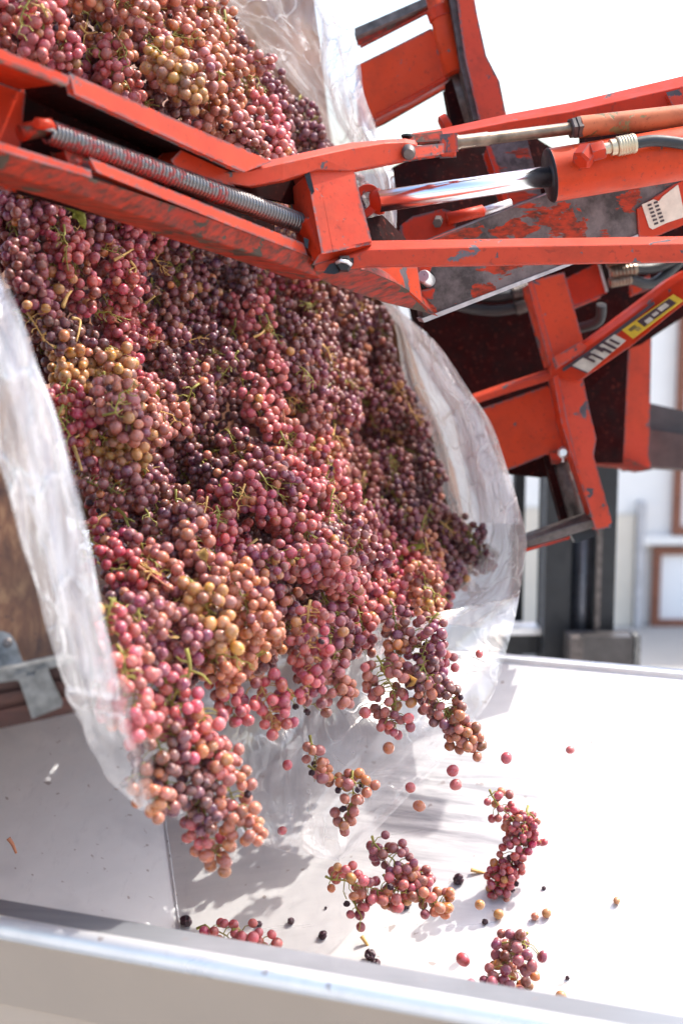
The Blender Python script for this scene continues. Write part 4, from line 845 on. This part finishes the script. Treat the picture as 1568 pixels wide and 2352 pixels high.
bunch(712, 1498, 1.62, -88, .105, .034, 42, 'pink', 'bright pink bunch with pale straw stem showing down its middle', mat=STRAW, gr=.0078)
bunch(762, 1520, 1.70, -78, .11, .036, 44, 'mauve', 'mauve bunch right behind the bright pink straw stemmed one', cl2='tan')
bunch(820, 1440, 1.88, -85, .08, .034, 30, 'rose', 'rose bunch drooping from the middle of the pouring lip')
bunch(708, 1610, 1.66, -20, .045, .016, 7, 'dusky', 'few dusky loose grapes on a bent stem below pink bunch', loose=.3, raisins=.25)
bunch(905, 1460, 1.84, -88, .075, .020, 22, 'dusky', 'narrow dusky bunch linking the lip to falling clump', cl2='amber')
bunch(972, 1500, 1.84, -105, .095, .034, 40, 'mauve', 'mauve bunch at the top of the right hanging clump')
bunch(895, 1600, 1.82, -75, .095, .040, 40, 'tan', 'tan bunch on the left of the right hanging clump', loose=.05, cl2='rose')
bunch(1020, 1620, 1.82, -62, .12, .034, 48, 'purple', 'purple bunch with amber tip lowest on right hanging clump', cl2='tan')
bunch(1065, 1680, 1.82, -50, .06, .026, 20, 'amber', 'amber pink bunch tip at the right of hanging clump')
bunch(985, 1580, 1.86, -95, .07, .026, 22, 'mauve', 'mauve bunch between the two legs of right hanging clump')
bunch(980, 1400, 2.05, -88, .05, .022, 14, 'amber', 'small amber bunch hanging at the right of pouring lip', loose=.1)
bunch(1020, 1500, 1.88, -60, .05, .014, 8, 'rose', 'string of few rose grapes beside right hanging clump', loose=.2)
bunch(726, 1748, 1.74, -75, .050, .017, 9, 'tan', 'sparse tan sprig top with shrivelled grapes in mid air', loose=.12, raisins=.3)
bunch(790, 1790, 1.76, -18, .080, .016, 15, 'amber', 'amber sprig falling sideways over the hanging film', loose=.1, raisins=.05)
bunch(798, 1845, 1.76, -100, .066, .022, 17, 'tan', 'loose tan sprig hanging below the sideways amber one', loose=.12, raisins=.12)
bunch(850, 2036, 1.78, -10, .10, .034, 34, 'rose', 'loose rose bunch falling, left half of the wide pair', loose=.18, raisins=.08)
bunch(920, 1988, 1.80, -40, .09, .026, 28, 'mauve', 'mauve bunch falling, upper right half of the wide pair', loose=.04)
bunch(962, 2052, 1.80, -20, .085, .036, 34, 'rose', 'rose bunch falling, lower right end of wide pair', cl2='amber')
bunch(818, 2104, 1.78, -85, .03, .009, 4, 'pink', 'pink grape trio dangling below the wide falling pair', loose=.2, raisins=0)
bunch(1165, 1870, 1.95, -50, .07, .030, 24, 'red', 'red sprig at the top of the far right falling bunch', gr=.0072, loose=.22)
bunch(1182, 1945, 1.95, -108, .10, .028, 54, 'red', 'long red bunch falling on the far right', gr=.0072, loose=.02)
bunch(1152, 2022, 1.95, -100, .050, .030, 30, 'red', 'dense red end of the far right falling bunch', gr=.0072)
bunch(1222, 1930, 1.95, -20, .035, .018, 10, 'red', 'few red grapes on the right side of falling bunch', gr=.0064, loose=.1)
bunch(1170, 2245, 1.72, -110, .105, .042, 62, 'mauve', 'mauve bunch standing behind the front rim at lower right', gr=.0084, cl2='tan')
bunch(1105, 2275, 1.70, -170, .045, .022, 12, 'rose', 'rose grapes at the left foot of lower right bunch')
bunch(1240, 2292, 1.72, -15, .055, .014, 9, 'gold', 'golden orange grapes peeking over the front rim at right', raisins=0)
bunch(520, 2142, 1.72, -20, .055, .016, 10, 'pink', 'pink grapes peeking over front rim, left of two', raisins=0)
bunch(592, 2155, 1.72, -25, .050, .018, 12, 'rose', 'rose orange grapes peeking over front rim, right of two', raisins=0)
for (x, y, d, cl, wh) in ((1068, 1240, 2.5, 'purple', 'on the far right tip of the pouring pile'), (1030, 1300, 2.42, 'dusky', 'just below the far right tip of the pile'), (1000, 1345, 2.3, 'pink', 'spilling at the right end of the lip'), (925, 1400, 2.12, 'rose', 'spilling right of the lip middle'), (860, 1425, 1.98, 'dusky', 'spilling at the lip above the narrow bunch'), (780, 1440, 1.84, 'mauve', 'spilling at the lip left of its middle'), (1095, 1262, 2.45, 'purple', 'farthest right of all on the pile tip'), (660, 1425, 1.74, 'dusky', 'tucked on the lip right of golden lobe'), (560, 1440, 1.56, 'amber', 'under the nose of the golden lobe')):
    bunch(x, y, d, -62, .085, .034, 36, cl, '%s grape bunch %s' % (CN[cl], wh))
# single grapes in the air or on the metal
SG = [(1100, 1502, 1.9, .007, 'rose', 'right of the hanging clump against the skirt'), (838, 1533, 1.8, .0075, 'rose', 'left above the right hanging clump'), (838, 1637, 1.8, .0095, 'rose', 'left below the right hanging clump'), (892, 1718, 1.8, .0095, 'amber', 'just below the right hanging clump'), (660, 1757, 1.7, .0075, 'pink', 'over the film crease'), (648, 1908, 1.75, .0072, 'pink', 'over the lower edge of film'),
      (1039, 1770, 1.8, .0092, 'pink', 'upper of two stacked in mid air'), (1046, 1802, 1.8, .0095, 'rose', 'lower of two stacked in mid air'), (942, 1809, 1.8, .0082, 'rose', 'over the film edge'), (962, 1851, 1.8, .0095, 'amber', 'over the scuffed sheet metal'), (1162, 1741, 1.85, .0095, 'pink', 'above the red falling bunch'), (1309, 1722, 1.9, .0070, 'rose', 'farthest right in the air'),
      (1101, 2078, 1.85, .0085, 'gold', 'olive gold, below the red bunch'), (1144, 2113, None, .0085, 'gold', 'left of three on sheet metal'), (1227, 2115, None, .0065, 'amber', 'middle of three on sheet metal'), (1254, 2109, None, .0075, 'gold', 'right of three on sheet metal'), (1063, 2204, 1.75, .0098, 'pink', 'left above the lower right bunch'), (1415, 2078, None, .0062, 'gold', 'alone on the right of the sheet'), (1138, 2102 - 60, 2.0, .0001, 'gold', '')]
for (x, y, d, g_, cl, wh) in SG:
    if not wh: continue
    if d is None:
        p, t_ = floorhit(x, y); p = p + Vector((0, 0, g_ * .98))
    else: p = W(x, y, d)
    g_ *= .82
    o = add_grape(None, p, g_, (*PAL[cl], 1), rg, False, None, 'grape'); tag(o, 'single %s grape, %s' % (CN[cl], wh), 'grape', 'single loose grapes')
# shrivelled ones on the floor
for (x, y, s_, wh) in ((427, 2127, .012, 'at the foot of the side seam'), (595, 2128, .006, 'behind the rose orange grapes'), (668, 2122, .007, 'alone, left centre of bright floor'), (741, 2155, .008, 'alone near the front rim'), (850, 2203, .010, 'blackest, near the front rim'), (862, 2225, .010, 'touching the blackest one'), (930, 2085, .011, 'under the wide falling pair'), (1052, 2030, .011, 'between wide pair and red bunch'), (1113, 2123, .006, 'left of the golden grapes'), (748, 2088, .003, 'tiny, over the bright floor'), (1248, 2044, .004, 'tiny, right of the red bunch'), (1302, 2250, .004, 'tiny, at far lower right')):
    p, t_ = floorhit(x, y); o = add_grape(None, p + Vector((0, 0, s_ * .6)), s_, (.04, .02, .03, 1), rg, True, None, 'raisin'); o.scale.z *= .8
    tag(o, 'dark shrivelled grape on the hopper floor, %s' % wh, 'raisin', 'shrivelled grapes on the hopper floor')

# ---- loose stalks, straws and leaves
def stalk(pts, d, r0, mat, label, forks=()):
    P = [W(x, y, (d if d else pile_d(x, y) - .045)) for x, y in pts]; e = catmull(P, 6); bm = bmesh.new()
    tube_bm(bm, e, [r0 * (1 - .55 * i / len(e)) for i in range(len(e))], 7)
    for (i, dx, dy) in forks:
        b0 = e[min(i, len(e) - 1)]; tube_bm(bm, [b0, b0 + RT * dx * .0006 - UP * dy * .0003 - FW * .002, b0 + RT * dx * .001 - UP * dy * .001], [r0 * .6, r0 * .5, r0 * .35], 6)
    c = P[0].copy(); bmesh.ops.translate(bm, verts=bm.verts, vec=-c); o = finish('stalk', bm, mat, None, 0, True); o.location = c
    return tag(o, label, 'stalk', 'loose grape stalks')
stalk([(262, 598), (285, 585), (318, 565)], None, .0022, STRAW, 'short straw stalk angled up under the dirty beam')
stalk([(300, 600), (312, 618), (304, 636), (298, 622), (312, 612)], None, .0020, STRAW, 'looped straw tendril below the dirty beam')
stalk([(145, 705), (155, 680), (165, 668)], None, .0028, STRAW, 'thick straw stalk on the pink bunches at left')
stalk([(165, 730), (184, 736), (182, 760), (176, 785)], None, .0020, STRAW, 'curling golden tendril on the left')
stalk([(262, 735), (300, 758), (340, 778)], None, .0014, PEACHSTEM, 'thin pink twig crossing the purple hollow')
stalk([(160, 1000), (172, 1030), (188, 1080)], None, .0030, STRAW, 'bright yellow stalk beside the milky left fold', ((3, -8, -8), (2, 10, -4)))
stalk([(650, 940), (655, 980), (665, 1035)], None, .0014, PEACHSTEM, 'slim orange straw standing on the middle slope')
stalk([(712, 1030), (745, 1034), (778, 1034)], None, .0034, STRAW, 'pale cut stalk lying level right of centre', ((16, 10, -6), (16, 12, 5)))
stalk([(582, 775), (598, 768), (608, 758)], None, .0022, STRAW, 'short straw stub in the upper slope shade')
stalk([(528, 1170), (545, 1158), (556, 1146), (552, 1130)], None, .0036, STRAW, 'forked creamy stalk on the pink lobe', ((12, 14, -3), (8, -12, -12)))
stalk([(268, 1168), (285, 1182), (296, 1210)], None, .0026, STEM, 'thick green stem over the lower left bunches', ((3, -12, -6), (8, 10, 4)))
stalk([(216, 1212), (228, 1190), (244, 1180)], None, .0022, STRAW, 'bent tan stem by the left fold')
stalk([(318, 1300), (350, 1322), (392, 1352)], None, .0018, PEACHSTEM, 'orange brown twig leading onto the golden lobe')
stalk([(480, 1460), (505, 1500), (545, 1555)], None, .0015, PEACHSTEM, 'long pink twig hanging past the lip')
stalk([(428, 1490), (436, 1540), (412, 1600)], 1.44, .0024, STEM, 'hanging forked green stem at the lower lip', ((6, 22, 14), (7, -20, 10), (9, -14, 22), (4, -14, -6)))
stalk([(395, 1190), (410, 1193), (424, 1206)], None, .0018, STRAW, 'small straw crescent above the golden lobe')
stalk([(820, 690), (832, 700), (826, 715), (842, 705)], None, .0022, STRAW, 'curled orange stem in shade under the joint')
stalk([(262, 70), (278, 98), (290, 135)], None, .0010, PEACHSTEM, 'thin orange twig on the upper mound')
stalk([(95, 10), (105, 30), (110, 40)], None, .0022, STRAW, 'yellow stem in the top left grapes', ((3, 10, 8), (2, -12, -4)))
stalk([(185, 60), (200, 76), (224, 74)], None, .0016, STRAW, 'forked yellow stem on the upper mound', ((4, 4, -14), (6, -4, 12)))
stalk([(20, 1925), (30, 1940), (38, 1960)], 1.72, .0030, PEACHSTEM, 'brown stem scrap lying on the dull side panel') 
for (x, y, w_, h_, mt, lb) in ((1098, 2002, 34, 8, STRAW, 'straw scrap on the floor left of red bunch'), (840, 2165, 20, 28, STRAW, 'curved tan scrap on the floor near front rim')):
    p, t_ = floorhit(x, y); stalk([(x - w_ / 2, y - h_ / 2), (x, y), (x + w_ / 2, y + h_ / 2)], t_ - .004, .0030, mt, lb)
def leaf(pts, d, label, lift=.01, mat=LEAF):
    c = Vector((sum(p[0] for p in pts) / len(pts), sum(p[1] for p in pts) / len(pts))); bm = bmesh.new(); r = random.Random(len(label)); n = len(pts)
    ctr = W(c.x, c.y, d); C_ = [bm.verts.new(ctr + FW * .004)]; mid = [bm.verts.new(W(c.x + (x - c.x) * .55, c.y + (y - c.y) * .55, d - .003 + r.uniform(-.003, .003))) for x, y in pts]; out = [bm.verts.new(W(x, y, d + r.uniform(-lift, lift) * .6)) for x, y in pts]
    for i in range(n):
        j = (i + 1) % n; bm.faces.new((C_[0], mid[i], mid[j])); bm.faces.new((mid[i], out[i], out[j], mid[j]))
    bmesh.ops.solidify(bm, geom=bm.faces[:], thickness=.0006); bmesh.ops.translate(bm, verts=bm.verts, vec=-ctr); o = finish('leaf', bm, mat, None, 0, True); o.location = ctr
    return tag(o, label, 'leaf', 'leaves among the grapes')
leaf([(143, 467), (160, 466), (174, 478), (185, 484), (196, 490), (200, 512), (196, 528), (184, 518), (178, 505), (165, 500), (168, 488), (152, 480)], 1.60, 'yellow green lobed leaf under the beam')
leaf([(332, 884), (345, 885), (366, 895), (368, 915), (360, 905), (348, 902), (338, 892)], pile_d(350, 895) - .05, 'small curled yellow leaf in the hollow left of centre')
leaf([(925, 1262), (945, 1250), (972, 1248), (978, 1258), (955, 1264), (935, 1270)], pile_d(950, 1258) - .05, 'pale green leaf on the right side of the pile')
leaf([(960, 1300), (985, 1290), (1018, 1292), (990, 1298), (970, 1306)], pile_d(985, 1300) - .05, 'thin orange leaf scrap below the green leaf', mat=PEACHSTEM)
leaf([(938, 1548), (958, 1560), (950, 1575), (930, 1580), (945, 1566)], 1.75, 'torn straw leaf caught in the right hanging clump', mat=STRAW)
leaf([(450, 1268), (470, 1258), (480, 1272), (476, 1290), (460, 1284)], pile_d(465, 1275) - .05, 'cream scrap of bract above the golden lobe', mat=STRAW)
